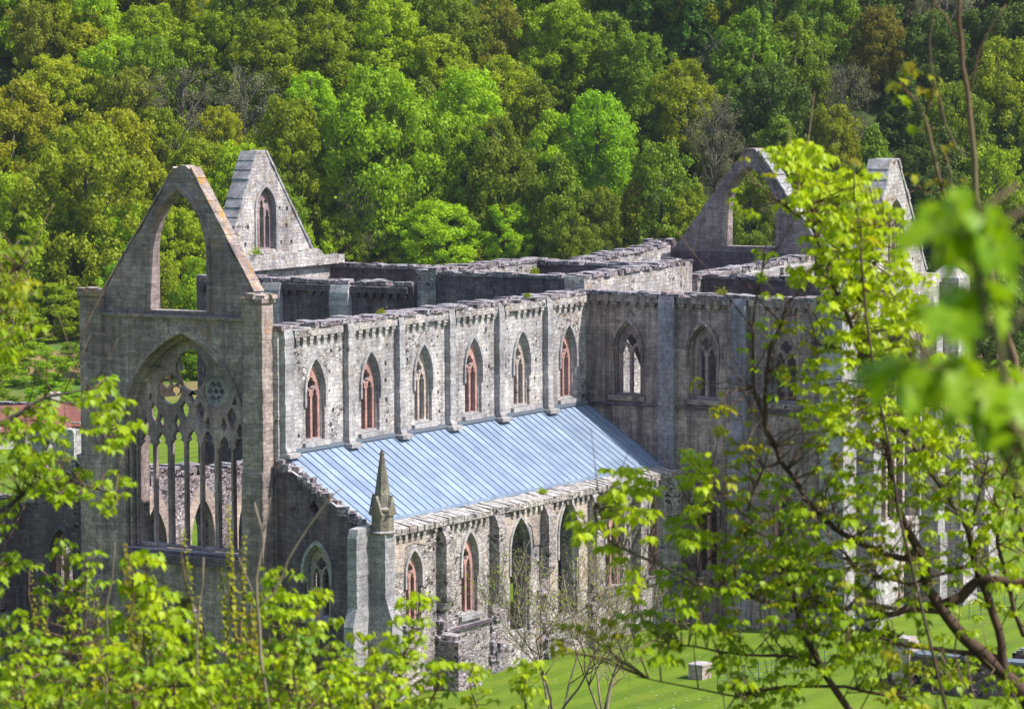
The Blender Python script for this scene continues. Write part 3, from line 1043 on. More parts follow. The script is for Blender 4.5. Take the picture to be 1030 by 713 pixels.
gn = [(35.6, 21.22), (48.9, 21.22), (47.2, 21.9)] + rough_line((46.6, 22.1), (40.9, 29.35), 301, .07) + [(40.8, 29.45), (39.9, 29.45)] + rough_line((39.8, 29.35), (36.1, 22.3), 302, .05)
mb.wall('x', 29.9, 1.2, gn, [arch(40.8, 2.3, 22.55, 25.3, 26.95)] + putlogs(37.2, 45, 22.9, 27, 303, [(38.8, 42.4, 22, 27.6), (34, 38.2, 23.8, 30), (43.3, 49, 23.8, 30), (35, 39.3, 26, 30), (42.3, 46, 25.5, 30)], 8, .24))
ng = mb.build('gable', M['nave'], A)
ng['label'] = 'sunlit grey gable of the far transept with a three light window'
mb = MB()
hs = [lancet(40.8 - .68, .5, 22.65, 24.7, 25.4), lancet(40.8, .5, 22.65, 25.3, 26.1), lancet(40.8 + .68, .5, 22.65, 24.7, 25.4), foil(40.8 - .5, 25.9, .2), foil(40.8 + .5, 25.9, .2)]
mb.wall('x', 30.25, .3, arch(40.8, 2.32, 22.52, 25.3, 26.97), hs)
wn_ = MB()
o1 = arch(40.8, 2.7, 22.55, 25.3, 27.3, 10)
o2 = arch(40.8, 2.29, 22.55, 25.3, 26.94, 10)
wn_.wall('x', 29.8, .3, o1[1:] + [o1[0]] + [o2[0]] + o2[1:][::-1])
wf_ = wn_.build('window', M['dress'], A)
mb.build('tracery', M['tracery'], wf_)
def stepped_coping(ax, at, t, a, b, n, seed):
    m = MB()
    rng = random.Random(seed)
    for i in range(n):
        f0, f1 = i / n, (i + 1) / n
        p0 = (a[0] + (b[0] - a[0]) * f0, a[1] + (b[1] - a[1]) * f0)
        p1 = (a[0] + (b[0] - a[0]) * f1, a[1] + (b[1] - a[1]) * f1)
        nx, nz = (p1[1] - p0[1]), -(p1[0] - p0[0])
        L = math.hypot(nx, nz)
        nx, nz = nx / L, nz / L
        if nz < 0: nx, nz = -nx, -nz
        h0 = .16 + rng.uniform(-.03, .03)
        h1 = h0 + .05
        q = [p0, p1, (p1[0] + nx * h1, p1[1] + nz * h1), (p0[0] + nx * h0, p0[1] + nz * h0)]
        j = rng.uniform(-.04, .04)
        if ax == 'x':
            m.prism([(u, 0, z) for u, z in q], 1, at - .08 + j, at + t + .1 + j)
        else:
            m.prism([(0, u, z) for u, z in q], 0, at - .08 + j, at + t + .1 + j)
    return m.build('gable_coping', M['dress'], A)
stepped_coping('x', 29.9, 1.2, (39.85, 29.4), (36.1, 22.3), 11, 5)
stepped_coping('x', 29.9, 1.2, (40.85, 29.4), (46.6, 22.1), 11, 6)
mb = MB()                                            # raised parapet at the gable foot
mb.wall('x', 29.45, .43, [(35.6, 21.15), (50.0, 21.15)] + ragged(50.0, 35.6, lambda x: 22.25 if x < 47 else 21.8, 77, .6, .1))
mb.build('parapet', M['nave'], A)

# --- presbytery
pw = [arch(53.5, 2.0, 14.4, 17.2, 19.1), arch(58.3, 2.0, 14.4, 17.2, 19.1), arch(63.2, 2.0, 14.4, 17.2, 19.1), arch(53.5, 3.4, -.3, 6, 9.5), arch(58.3, 3.4, -.3, 6, 9.5), arch(63.2, 3.4, -.3, 6, 9.5)]
arch_wall('x', 0.0, 1.3, 49.05, 67.0, lambda x: 20.95 + (x - 49) * .03, 0, 0, 0, M['nave'], 121, None, extra=pw)
for i in range(3):
    bay_corbels('x', 0, -1, 50.0 + i * 5.7, 55.0 + i * 5.7, 20.35 + i * .13, M['nave'], 222 + i)
arch_wall('x', 11.9, 1.3, 49.05, 67.0, lambda x: 21.2 + (x - 49) * .05, 0, 0, 0, M['nave'], 123, None, extra=pw)
mb = MB()
mb.wall('y', 67.02, 1.5, [(-1.2, -.5), (13.3, -.5), (13.3, 21.6), (-1.2, 21.6)], [arch(6.0, 8.6, 4.5, 13, 19.5, 12)])
mb.build('wall', M['shade'], A)
ge = [(-1.0, 21.62), (12.6, 21.62), (12.6, 21.8)] + rough_line((11.6, 21.9), (6.0, 28.9), 311, .06) + [(5.7, 29.2), (5.0, 29.2)] + rough_line((4.7, 28.9), (-.3, 21.9), 312, .05) + [(-1.0, 21.9)]
mb = MB()
mb.wall('y', 67.05, 1.4, ge, [arch(5.35, 4.3, 22.05, 24.6, 27.9, 12)])
eg = mb.build('gable', M['gable'], A)
eg['label'] = 'shaded distant gable with an open pointed arch'
mb = MB()
o1 = arch(5.35, 4.9, 22.05, 24.6, 28.35, 12)
o2 = arch(5.35, 4.28, 22.05, 24.6, 27.88, 12)
mb.wall('y', 66.9, .4, o1[1:] + [o1[0]] + [o2[0]] + o2[1:][::-1])
mb.build('arch_moulding', M['gable'], A)
stepped_coping('y', 67.05, 1.4, (4.7, 29.0), (-.4, 21.9), 12, 7)
tower(66.6, 68.6, 12.4, 13.9, 22.2, True, M['shade'], [(10, .2)])

# --- south transept: the wall that closes the view on the right of the roof
tw = [-3.05, -8.55, -14.2]
hs = [arch(c, 2.05, 14.35, 17.3, 19.15) for c in tw] + [arch(-8.7, 1.9, 3.2, 7.4, 9.2), arch(-14.2, 1.9, 3.2, 7.4, 9.2)]
mb = MB()
mb.wall('y', XE, 1.3, [(-16.9, -.5), (.3, -.5)] + ragged(.3, -16.9, 20.85, 131, .7, .07), hs)
tag(mb.build('wall', M['transept'], A), 'shaded streaked wall of the near transept')
mb = MB()
rubble_top(mb, 'y', XE, 1.3, -16.8, .3, 20.9, 132, .22, .28, .6)
mb.build('wall_coping', M['rubble'], A)
for i, c in enumerate(tw):
    window2('y', XE, 1.3, c, 2.05, 14.35, 17.3, 19.15, M['tracery'], 1, .45, fmat='transept')
window2('y', XE, 1.3, -8.7, 1.9, 3.2, 7.4, 9.2, M['red'], 1, .45, fmat='transept')
window2('y', XE, 1.3, -14.2, 1.9, 3.2, 7.4, 9.2, M['red'], 1, .45, fmat='transept')
buttress('y', -6.05, 1.1, [(XE + .1, -.5), (XE - .45, -.5), (XE - .45, 20.4), (XE - .3, 20.85), (XE + .1, 20.85)], M['pier'])
buttress('y', -11.25, 1.0, [(XE + .1, -.5), (XE - .9, -.5), (XE - .9, 12), (XE - .45, 13.0), (XE - .45, 20.4), (XE - .3, 20.85), (XE + .1, 20.85)], M['pier'])
for i, (a, b) in enumerate(((-5.35, -.45), (-10.6, -6.75), (-16.6, -11.9))):
    bay_corbels('y', XE, -1, a, b, 20.38, M['transept'], 230 + i)
for a, b in ((-5.45, -.05), (-10.7, -6.65), (-16.7, -11.8)):
    mb = MB()
    mb.box(XE - .16, XE + .02, a, b, 13.7, 13.9)
    mb.build('string_course', M['shade'], A)
arch_wall('y', 49.7, 1.2, -16.9, -.05, 21.0, 0, 0, 0, M['shade'], 133, None,
          extra=[arch(c, 2.4, 14.0, 17.2, 19.3) for c in (-4.3, -9.3, -14.4)] + [arch(c, 3.4, -.3, 6, 9.5) for c in tw])
mb = MB()
mb.wall('x', -18.0, 1.4, [(34.5, -.5), (49.0, -.5), (49.0, 21.2), (34.5, 21.2)], [arch(42.1, 7.6, 6.2, 14.2, 19.6, 12), arch(44.4, 1.9, -.45, 2.6, 4.3)])
tag(mb.build('wall', M['nave'], A), 'sunlit end wall of the near transept behind the branches')
mb = MB()
o1 = arch(42.1, 8.3, 6.2, 14.2, 20.1, 12)
o2 = arch(42.1, 7.58, 6.2, 14.2, 19.58, 12)
mb.wall('x', -18.12, .5, o1[1:] + [o1[0]] + [o2[0]] + o2[1:][::-1])
sw_ = mb.build('window', M['dress'], A)
mb = MB()
for k in range(1, 6):
    u = 42.1 - 3.8 + 7.6 * k / 6
    mb.box(u - .14, u + .14, -17.55, -17.2, 6.2, 14.0 + 3.2 * (1 - abs(k - 3) / 3.2))
mb.build('mullion', M['cream'], sw_)
mb = MB()
o1 = arch(44.4, 2.9, -.4, 2.6, 5.2, 10)
o2 = arch(44.4, 1.88, -.4, 2.6, 4.29, 10)
mb.wall('x', -18.14, .5, o1[1:] + [o1[0]] + [o2[0]] + o2[1:][::-1])
mb.build('doorway', M['cream'], A)
gs = [(35.3, 21.22), (49.4, 21.22), (49.4, 21.8), (47.2, 21.9)] + rough_line((46.9, 22.1), (42.6, 29.3), 321, .07) + [(42.5, 29.45), (41.7, 29.45)] + rough_line((41.6, 29.3), (38.0, 22.3), 322, .05) + [(37.8, 21.9), (35.3, 21.8)]
mb = MB()
mb.wall('x', -18.0, 1.4, gs, [arch(42.4, 2.4, 22.6, 25.2, 26.9)] + putlogs(39, 46, 22.9, 27, 323, [(40.4, 44, 22, 27.6), (34, 39.8, 23.8, 30), (44.6, 49, 23.8, 30), (35, 40.8, 26, 30), (43.6, 46, 25.5, 30)], 6, .24))
sg = mb.build('gable', M['nave'], A)
sg['label'] = 'sunlit steep gable of the near transept, seen edge on past the branches'
stepped_coping('x', -18.0, 1.4, (41.65, 29.4), (38.0, 22.3), 11, 8)
stepped_coping('x', -18.0, 1.4, (42.55, 29.4), (46.9, 22.1), 11, 9)
mb = MB()
mb.wall('x', -17.45, .25, arch(42.4, 2.42, 22.57, 25.2, 26.92), [lancet(42.4 - .72, .5, 22.7, 24.6, 25.3), lancet(42.4, .5, 22.7, 25.2, 26.0), lancet(42.4 + .72, .5, 22.7, 24.6, 25.3)])
o = mb.build('window', M['tracery'], A)
def corner_pier(x0, x1, y0, y1, z1, steps, mat):
    m = MB()
    zp = -.5
    for z, gx, gy in steps:
        m.box(x0 - gx, x1 + gx * .3, y0 - gy, y1, zp, z)
        zp = z - .002
    m.box(x0, x1, y0, y1, zp, z1)
    cx, cy = (x0 + x1) / 2, (y0 + y1) / 2
    m.add([(x0, y0, z1 - .002), (x1, y0, z1 - .002), (x1, y1, z1 - .002), (x0, y1, z1 - .002), (cx, cy, z1 + 1.0)], [(0, 1, 4), (1, 2, 4), (2, 3, 4), (3, 0, 4), (3, 2, 1, 0)])
    return m.build('corner_buttress', mat, A)
corner_pier(33.8, 34.6, -18.4, -16.9, 21.3, [(5, .15, .3), (12.5, .08, .15)], M['dress'])
corner_pier(37.0, 38.0, -18.9, -18.0, 19.0, [(5, .1, .4), (12.5, .05, .2)], M['dress'])
corner_pier(46.4, 47.4, -19.0, -18.0, 19.5, [(5, .1, .4), (12.5, .05, .2)], M['dress'])
corner_pier(49.4, 51.2, -19.2, -17.0, 21.5, [(5, .3, .6), (12.5, .15, .3)], M['nave'])
# chapel aisle stubs beyond the transept
mb = MB()
mb.wall('x', -17.2, 1.2, [(51.2, -.5), (56.2, -.5)] + ragged(56.2, 51.2, lambda x: 12.5 - (x - 51.2) * .9, 141, .6, .2), [arch(53.7, 2.2, 2.8, 6.0, 7.8)])
tag(mb.build('wall', M['aisle'], A), 'low sunlit chapel wall past the near transept')
corner_pier(55.6, 57.0, -18.4, -16.9, 9.2, [(4, .2, .4)], M['nave'])
mb = MB()
mb.wall('y', 55.2, 1.2, [(-16.0, -.5), (-1.5, -.5)] + ragged(-1.5, -16.0, 9.3, 143, .6, .3), [arch(-4.5, 2.2, 2.8, 6.0, 7.8), arch(-10, 2.2, 2.8, 6.0, 7.8)])
mb.build('wall', M['aisle'], A)
mb = MB()
mb.wall('x', -6.4, 1.2, [(55.3, -.5), (70, -.5)] + ragged(70, 55.3, 9.5, 144, .6, .2), [arch(58.5, 2.2, 2.8, 6.8, 8.6), arch(63.5, 2.2, 2.8, 6.8, 8.6)])
mb.build('wall', M['aisle'], A)
mb = MB()
mb.wall('x', 17.6, 1.2, [(55.3, -.5), (70, -.5)] + ragged(70, 55.3, 9.5, 145, .6, .2), [arch(58.5, 2.2, 2.8, 6.8, 8.6), arch(63.5, 2.2, 2.8, 6.8, 8.6)])
mb.build('wall', M['aisle'], A)
SYC = {'pale':[7],'br':[[(-155.496,-112.516,33.191,0.0462),(-155.664,-112.238,33.755,0.0399),(-155.765,-112.072,34.07,0.0336),(-155.834,-111.958,34.199,0.0294),(-155.9,-111.849,34.316,0.0269),(-155.947,-111.772,34.432,0.0244),(-155.98,-111.717,34.522,0.0218),(-155.987,-111.706,34.625,0.0231),(-156.013,-111.662,34.736,0.0189),(-156.038,-111.622,34.838,0.0147),(-156.06,-111.585,35,0.0109),(-156.076,-111.559,35.171,0.0084)],
[(-155.947,-111.772,34.432,0.021),(-156.03,-111.634,34.432,0.0151),(-156.076,-111.558,34.407,0.0126),(-156.14,-111.453,34.382,0.0092),(-156.195,-111.362,34.412,0.0067),(-156.239,-111.29,34.49,0.0042)],
[(-155.634,-112.287,34.485,0.0252),(-155.769,-112.065,34.546,0.0231),(-155.868,-111.902,34.559,0.0231),(-155.907,-111.837,34.483,0.0231),(-155.953,-111.761,34.453,0.021)],
[(-155.798,-112.017,34.1,0.021),(-155.814,-111.991,34.225,0.021),(-155.821,-111.979,34.341,0.0189),(-155.848,-111.935,34.495,0.0176),(-155.875,-111.891,34.624,0.0168),(-155.888,-111.868,34.76,0.0151),(-155.908,-111.835,34.85,0.0134),(-155.937,-111.788,34.914,0.0126),(-155.988,-111.704,35.064,0.0118),(-156.034,-111.628,35.2,0.0109),(-156.08,-111.551,35.302,0.0105),(-156.125,-111.479,35.51,0.0101),(-156.164,-111.413,35.718,0.0092),(-156.195,-111.362,35.849,0.0084),(-156.239,-111.29,36.073,0.0076),(-156.27,-111.239,36.228,0.0059),(-156.285,-111.214,36.354,0.0042)],
[(-155.996,-111.691,34.659,0.0151),(-156.066,-111.575,34.664,0.0151),(-156.123,-111.481,34.711,0.0134),(-156.163,-111.416,34.754,0.0126),(-156.207,-111.343,34.819,0.0118),(-156.251,-111.271,34.913,0.0109),(-156.306,-111.18,35.071,0.0105),(-156.337,-111.129,35.203,0.0101),(-156.339,-111.125,35.355,0.0092),(-156.33,-111.14,35.546,0.0084),(-156.304,-111.183,35.66,0.0067),(-156.291,-111.204,35.765,0.0042)],
[(-156.337,-111.129,35.203,0.0076),(-156.365,-111.082,35.385,0.0071),(-156.368,-111.078,35.639,0.0059),(-156.352,-111.103,35.829,0.0046),(-156.339,-111.125,35.956,0.0029)],
[(-156.306,-111.18,35.071,0.0059),(-156.343,-111.119,35.045,0.005),(-156.371,-111.072,34.918,0.0042),(-156.387,-111.047,34.748,0.0034)],
[(-156.041,-111.616,34.437,0.0109),(-156.162,-111.417,34.438,0.0101),(-156.239,-111.29,34.447,0.0097),(-156.338,-111.127,34.469,0.0092),(-156.404,-111.018,34.504,0.0088),(-156.492,-110.873,34.548,0.0084),(-156.569,-110.746,34.63,0.0076),(-156.624,-110.655,34.673,0.0071),(-156.679,-110.565,34.729,0.0059),(-156.712,-110.511,34.801,0.0042),(-156.72,-110.497,34.9,0.0029)],
[(-155.918,-111.819,33.8,0.0176),(-156.117,-111.491,33.931,0.0168),(-156.155,-111.429,34.009,0.0151),(-156.204,-111.349,34.147,0.0139),(-156.239,-111.29,34.276,0.0126),(-156.263,-111.25,34.37,0.0109),(-156.277,-111.228,34.49,0.0084),(-156.294,-111.199,34.619,0.0059)],
[(-156.204,-111.349,34.147,0.0084),(-156.228,-111.308,34.194,0.008),(-156.287,-111.21,34.237,0.0071),(-156.395,-111.032,34.243,0.0059),(-156.492,-110.873,34.278,0.0042),(-156.558,-110.764,34.3,0.0029)],
[(-156.051,-111.599,34.059,0.0084),(-156.162,-111.418,34.103,0.0071),(-156.294,-111.2,34.104,0.0059),(-156.404,-111.018,34.062,0.0046),(-156.514,-110.836,34.106,0.0034),(-156.624,-110.655,34.15,0.0021)],
[(-155.814,-111.991,34.225,0.0126),(-155.92,-111.817,34.251,0.0109),(-156.019,-111.653,34.274,0.0084),(-156.096,-111.526,34.317,0.0059),(-156.151,-111.435,34.404,0.0038)],
[(-155.875,-111.891,34.624,0.0092),(-155.932,-111.797,34.594,0.0084),(-156.019,-111.652,34.539,0.0067),(-156.096,-111.525,34.574,0.0046),(-156.163,-111.416,34.66,0.0034)],
[(-155.888,-111.868,34.76,0.0076),(-155.867,-111.904,34.914,0.0067),(-155.852,-111.928,35.041,0.0055),(-155.843,-111.942,35.169,0.0038)],
[(-155.766,-112.07,34.315,0.0109),(-155.799,-112.015,34.529,0.0101),(-155.827,-111.97,34.721,0.0088),(-155.834,-111.958,34.913,0.0071),(-155.808,-112.001,35.041,0.0046)],
[(-155.7,-112.179,34.4,0.0109),(-155.756,-112.086,34.657,0.0092),(-155.785,-112.038,34.828,0.0076),(-155.795,-112.023,34.998,0.005)],
[(-156.164,-111.413,35.718,0.0059),(-156.138,-111.456,35.806,0.005),(-156.099,-111.52,35.953,0.0042),(-156.071,-111.567,36.08,0.0029)],
[(-156.125,-111.479,35.51,0.0059),(-156.186,-111.378,35.553,0.0046),(-156.241,-111.287,35.575,0.0034)],
[(-156.034,-111.628,35.2,0.0059),(-155.989,-111.703,35.34,0.005),(-155.956,-111.756,35.467,0.0038)],
[(-156.239,-111.29,36.073,0.0042),(-156.274,-111.232,36.123,0.0034),(-156.318,-111.16,36.187,0.0025)],
[(-156.492,-110.873,34.548,0.0042),(-156.481,-110.891,34.663,0.0038),(-156.475,-110.902,34.834,0.0034),(-156.466,-110.916,35.004,0.0025)]],'tw':[],'cl':[],'mass':[(-156.1,-111.53,34.27,0.21,0.168,22,'gold',0.028),(-155.92,-111.82,34.23,0.21,0.168,26,'fresh',0.03),(-155.99,-111.71,34.1,0.252,0.105,22,'fresh',0.03),(-155.81,-112,34.1,0.105,0.105,13,'fresh',0.03),(-156.14,-111.45,34.66,0.168,0.126,19,'gold',0.026),(-155.99,-111.71,34.49,0.168,0.126,19,'fresh',0.028),(-155.81,-112,34.49,0.105,0.168,16,'lime',0.028),(-156.45,-110.95,34.41,0.147,0.105,16,'fresh',0.03),(-156.17,-111.41,36.27,0.126,0.105,23,'lime',0.035),(-156.26,-111.25,36.36,0.101,0.067,32,'lime',0.037),(-156.23,-111.31,36.21,0.134,0.105,41,'lime',0.035),(-156.15,-111.43,36.12,0.168,0.147,64,'lime',0.035),(-156.2,-111.36,36.02,0.118,0.118,32,'lime',0.035),(-156.1,-111.52,36,0.126,0.168,51,'lime',0.035),(-156.2,-111.36,35.85,0.168,0.105,51,'lime',0.035),(-156.12,-111.48,35.76,0.168,0.126,55,'lime',0.035),(-156.05,-111.59,35.64,0.168,0.126,55,'lime',0.035),(-156.15,-111.43,35.57,0.189,0.092,41,'lime',0.033),(-156.23,-111.31,35.38,0.147,0.105,32,'lime',0.032),(-156.07,-111.58,35.4,0.168,0.126,46,'lime',0.033),(-156.12,-111.49,35.26,0.168,0.105,37,'lime',0.032),(-155.99,-111.7,35.17,0.168,0.168,55,'lime',0.033),(-155.86,-111.92,35.17,0.147,0.168,29,'fresh',0.033),(-155.83,-111.96,34.91,0.168,0.147,38,'fresh',0.033),(-155.95,-111.76,34.91,0.168,0.105,29,'fresh',0.032),(-156.1,-111.52,35,0.168,0.126,29,'fresh',0.032),(-156.15,-111.43,34.87,0.126,0.105,19,'fresh',0.032),(-156.34,-111.12,35.88,0.038,0.126,9,'lime',0.025),(-156.39,-111.05,36.19,0.025,0.076,5,'lime',0.025),(-156.35,-111.1,36.33,0.034,0.034,3,'gold',0.025),(-156.43,-110.97,35.36,0.126,0.042,10,'gold',0.025),(-156.34,-111.13,35.55,0.084,0.168,13,'fresh',0.021),(-156.39,-111.04,35.15,0.084,0.084,13,'gold',0.025),(-156.48,-110.89,35.03,0.059,0.059,16,'lime',0.032),(-156.49,-110.88,34.88,0.076,0.105,22,'lime',0.032),(-156.42,-111,34.96,0.05,0.105,10,'gold',0.028),(-156.51,-110.84,34.77,0.084,0.063,19,'fresh',0.035),(-156.51,-110.84,34.53,0.105,0.063,19,'fresh',0.035),(-156.36,-111.09,34.92,0.105,0.147,22,'fresh',0.028),(-156.29,-111.2,34.83,0.105,0.126,22,'fresh',0.03),(-156.34,-111.13,34.66,0.21,0.126,64,'fresh',0.03),(-156.27,-111.24,34.49,0.168,0.105,45,'fresh',0.03),(-156.39,-111.04,34.58,0.105,0.105,22,'fresh',0.03),(-156.23,-111.31,34.66,0.126,0.147,35,'fresh',0.03),(-156.65,-110.62,34.96,0.092,0.067,22,'lime',0.039),(-156.69,-110.55,34.86,0.059,0.042,10,'lime',0.039),(-156.6,-110.69,34.9,0.05,0.084,10,'lime',0.035),(-156.66,-110.6,34.63,0.076,0.05,13,'lime',0.039),(-156.74,-110.46,34.8,0.059,0.042,10,'lime',0.035),(-156.59,-110.71,34.34,0.105,0.05,16,'fresh',0.035),(-156.56,-110.76,34.29,0.076,0.038,16,'fresh',0.035),(-156.42,-111,34.26,0.084,0.042,16,'fresh',0.039),(-156.39,-111.04,34.05,0.092,0.034,16,'fresh',0.033),(-156.34,-111.13,34.06,0.168,0.05,22,'fresh',0.032),(-156.27,-111.24,34.21,0.126,0.059,19,'fresh',0.035),(-156.16,-111.42,34.49,0.126,0.126,29,'fresh',0.03),(-156.12,-111.49,34.32,0.126,0.105,29,'fresh',0.03),(-156.19,-111.36,34.32,0.105,0.084,19,'fresh',0.03),(-156.05,-111.6,34.62,0.126,0.105,19,'fresh',0.028),(-156.05,-111.6,34.1,0.21,0.084,22,'fresh',0.03),(-155.83,-111.96,34.66,0.126,0.105,16,'fresh',0.028),(-155.92,-111.81,34.66,0.105,0.084,13,'fresh',0.028),(-156.73,-110.47,34.32,0.168,0.042,13,'gold',0.032),(-155.8,-112.01,35.34,0.084,0.168,16,'fresh',0.032),(-156.16,-111.41,35.21,0.189,0.189,41,'lime',0.03),(-155.94,-111.78,35.34,0.168,0.21,41,'lime',0.03),(-156.03,-111.63,35.76,0.126,0.168,28,'lime',0.032),(-155.86,-111.92,34.83,0.168,0.168,26,'lime',0.03),(-156.05,-111.6,34.74,0.189,0.126,29,'lime',0.028),(-156.32,-111.16,34.49,0.252,0.168,29,'gold',0.025),(-156.21,-111.34,35.04,0.168,0.21,26,'gold',0.025),(-156.38,-111.05,34.75,0.126,0.168,16,'gold',0.025),(-156.27,-111.23,35.55,0.105,0.168,13,'gold',0.025),(-156.07,-111.56,34.49,0.126,0.084,16,'fresh',0.028),(-155.88,-111.89,34.1,0.168,0.063,13,'fresh',0.028)],'dspan':0.7}
NEAR = {'br':[[(-167.013,-117.051,35.833,0.0063),(-167.043,-117.002,36.065,0.0058),(-167.063,-116.97,36.249,0.0054),(-167.078,-116.944,36.414,0.0049),(-167.092,-116.922,36.495,0.0045),(-167.099,-116.91,36.568,0.004),(-167.109,-116.894,36.631,0.0036),(-167.118,-116.879,36.676,0.0027),(-167.124,-116.869,36.698,0.0018)],
[(-167.092,-116.922,36.495,0.0036),(-167.106,-116.899,36.514,0.0029),(-167.122,-116.872,36.536,0.0023),(-167.136,-116.849,36.545,0.0018)],
[(-167.078,-116.944,36.414,0.0036),(-167.094,-116.918,36.459,0.0029),(-167.101,-116.907,36.482,0.0021)],
[(-167.099,-116.91,36.568,0.0027),(-167.088,-116.929,36.603,0.002)]],'tw':[],'cl':[(-167.17,-116.89,36.682,0.035,'near'),(-167.053,-116.84,36.689,0.036,'near'),(-167.141,-116.899,36.686,0.04,'near'),(-167.181,-116.911,36.672,0.042,'near'),(-167.089,-116.887,36.658,0.039,'near'),(-167.067,-116.871,36.639,0.037,'near'),(-167.031,-116.848,36.6,0.042,'near'),(-167.204,-116.914,36.602,0.039,'near'),(-167.113,-116.893,36.616,0.034,'near'),(-167.078,-116.911,36.529,0.042,'near'),(-167.082,-116.895,36.529,0.038,'near'),(-167.001,-116.867,36.469,0.041,'near'),(-167.048,-116.901,36.501,0.044,'near'),(-167.131,-116.957,36.487,0.04,'near'),(-167.101,-116.924,36.508,0.038,'near'),(-167.05,-116.867,36.5,0.037,'near'),(-167.062,-116.799,36.54,0.037,'near'),(-167.055,-116.806,36.537,0.046,'near'),(-167.148,-116.868,36.551,0.04,'near'),(-167.224,-116.866,36.536,0.036,'near'),(-167.126,-116.873,36.532,0.041,'near')]}
SHOOT = {'br':[[(-159.748,-114.182,33.942,0.0179),(-159.863,-113.992,35.017,0.0155),(-159.944,-113.859,35.715,0.0137),(-159.992,-113.78,36.075,0.0119),(-160.011,-113.748,36.285,0.0107),(-160.024,-113.727,36.494,0.0095),(-160.036,-113.708,36.702,0.0083),(-160.045,-113.692,36.85,0.0072),(-160.049,-113.686,36.968,0.0063),(-160.054,-113.677,37.146,0.0045)],
[(-160.034,-113.71,36.687,0.0045),(-160.018,-113.738,36.82,0.0036),(-159.995,-113.775,36.903,0.0024),(-159.976,-113.805,36.953,0.0015)],
[(-160.044,-113.694,36.835,0.0042),(-160.064,-113.661,36.895,0.0033),(-160.087,-113.623,36.954,0.0027),(-160.097,-113.607,37.043,0.0018)],
[(-160.024,-113.727,36.494,0.0039),(-160.052,-113.681,36.524,0.0033),(-160.079,-113.637,36.673,0.003),(-160.093,-113.613,36.791,0.0027),(-160.09,-113.618,36.91,0.0021),(-160.103,-113.597,37.028,0.0015)],
[(-159.992,-113.78,36.075,0.0078),(-160.047,-113.69,36.255,0.0069),(-160.073,-113.646,36.405,0.006),(-160.089,-113.619,36.524,0.0054),(-160.102,-113.599,36.619,0.0045),(-160.12,-113.568,36.679,0.0033),(-160.141,-113.535,36.721,0.0024)],
[(-160.102,-113.599,36.619,0.0033),(-160.09,-113.619,36.687,0.0027),(-160.091,-113.616,36.732,0.0018)],
[(-160.073,-113.646,36.405,0.003),(-160.101,-113.6,36.39,0.0024),(-160.12,-113.569,36.435,0.0015)],
[(-160.047,-113.69,36.255,0.003),(-160.058,-113.671,36.375,0.0027),(-160.071,-113.65,36.524,0.0024)]],'tw':[],'cl':[(-160.144,-113.53,36.715,0.041,'gold'),(-160.128,-113.555,36.774,0.034,'bronze'),(-160.121,-113.568,36.756,0.031,'gold'),(-160.093,-113.614,36.696,0.041,'bronze'),(-160.09,-113.619,36.732,0.034,'gold'),(-160.12,-113.569,36.441,0.034,'gold'),(-160.141,-113.535,36.673,0.034,'fresh'),(-160.071,-113.65,36.53,0.027,'bronze'),(-160.078,-113.638,36.42,0.034,'bronze'),(-160.055,-113.676,36.42,0.041,'bronze'),(-160.117,-113.573,36.584,0.027,'fresh')]}
SHOOT2 = {'br':[[(-157.293,-112.445,33.155,0.0061),(-157.407,-112.256,35.025,0.0057),(-157.458,-112.173,35.563,0.0049),(-157.486,-112.126,36.021,0.0042),(-157.501,-112.102,36.249,0.0034),(-157.503,-112.099,36.382,0.0027)]],'tw':[],'cl':[(-157.503,-112.099,36.389,0.036,'bronze'),(-157.509,-112.089,36.332,0.036,'gold'),(-157.495,-112.112,36.287,0.036,'gold'),(-157.505,-112.096,36.23,0.042,'fresh'),(-157.489,-112.122,36.165,0.042,'gold'),(-157.459,-112.171,36.154,0.042,'bronze'),(-157.475,-112.145,36.078,0.048,'gold')]}
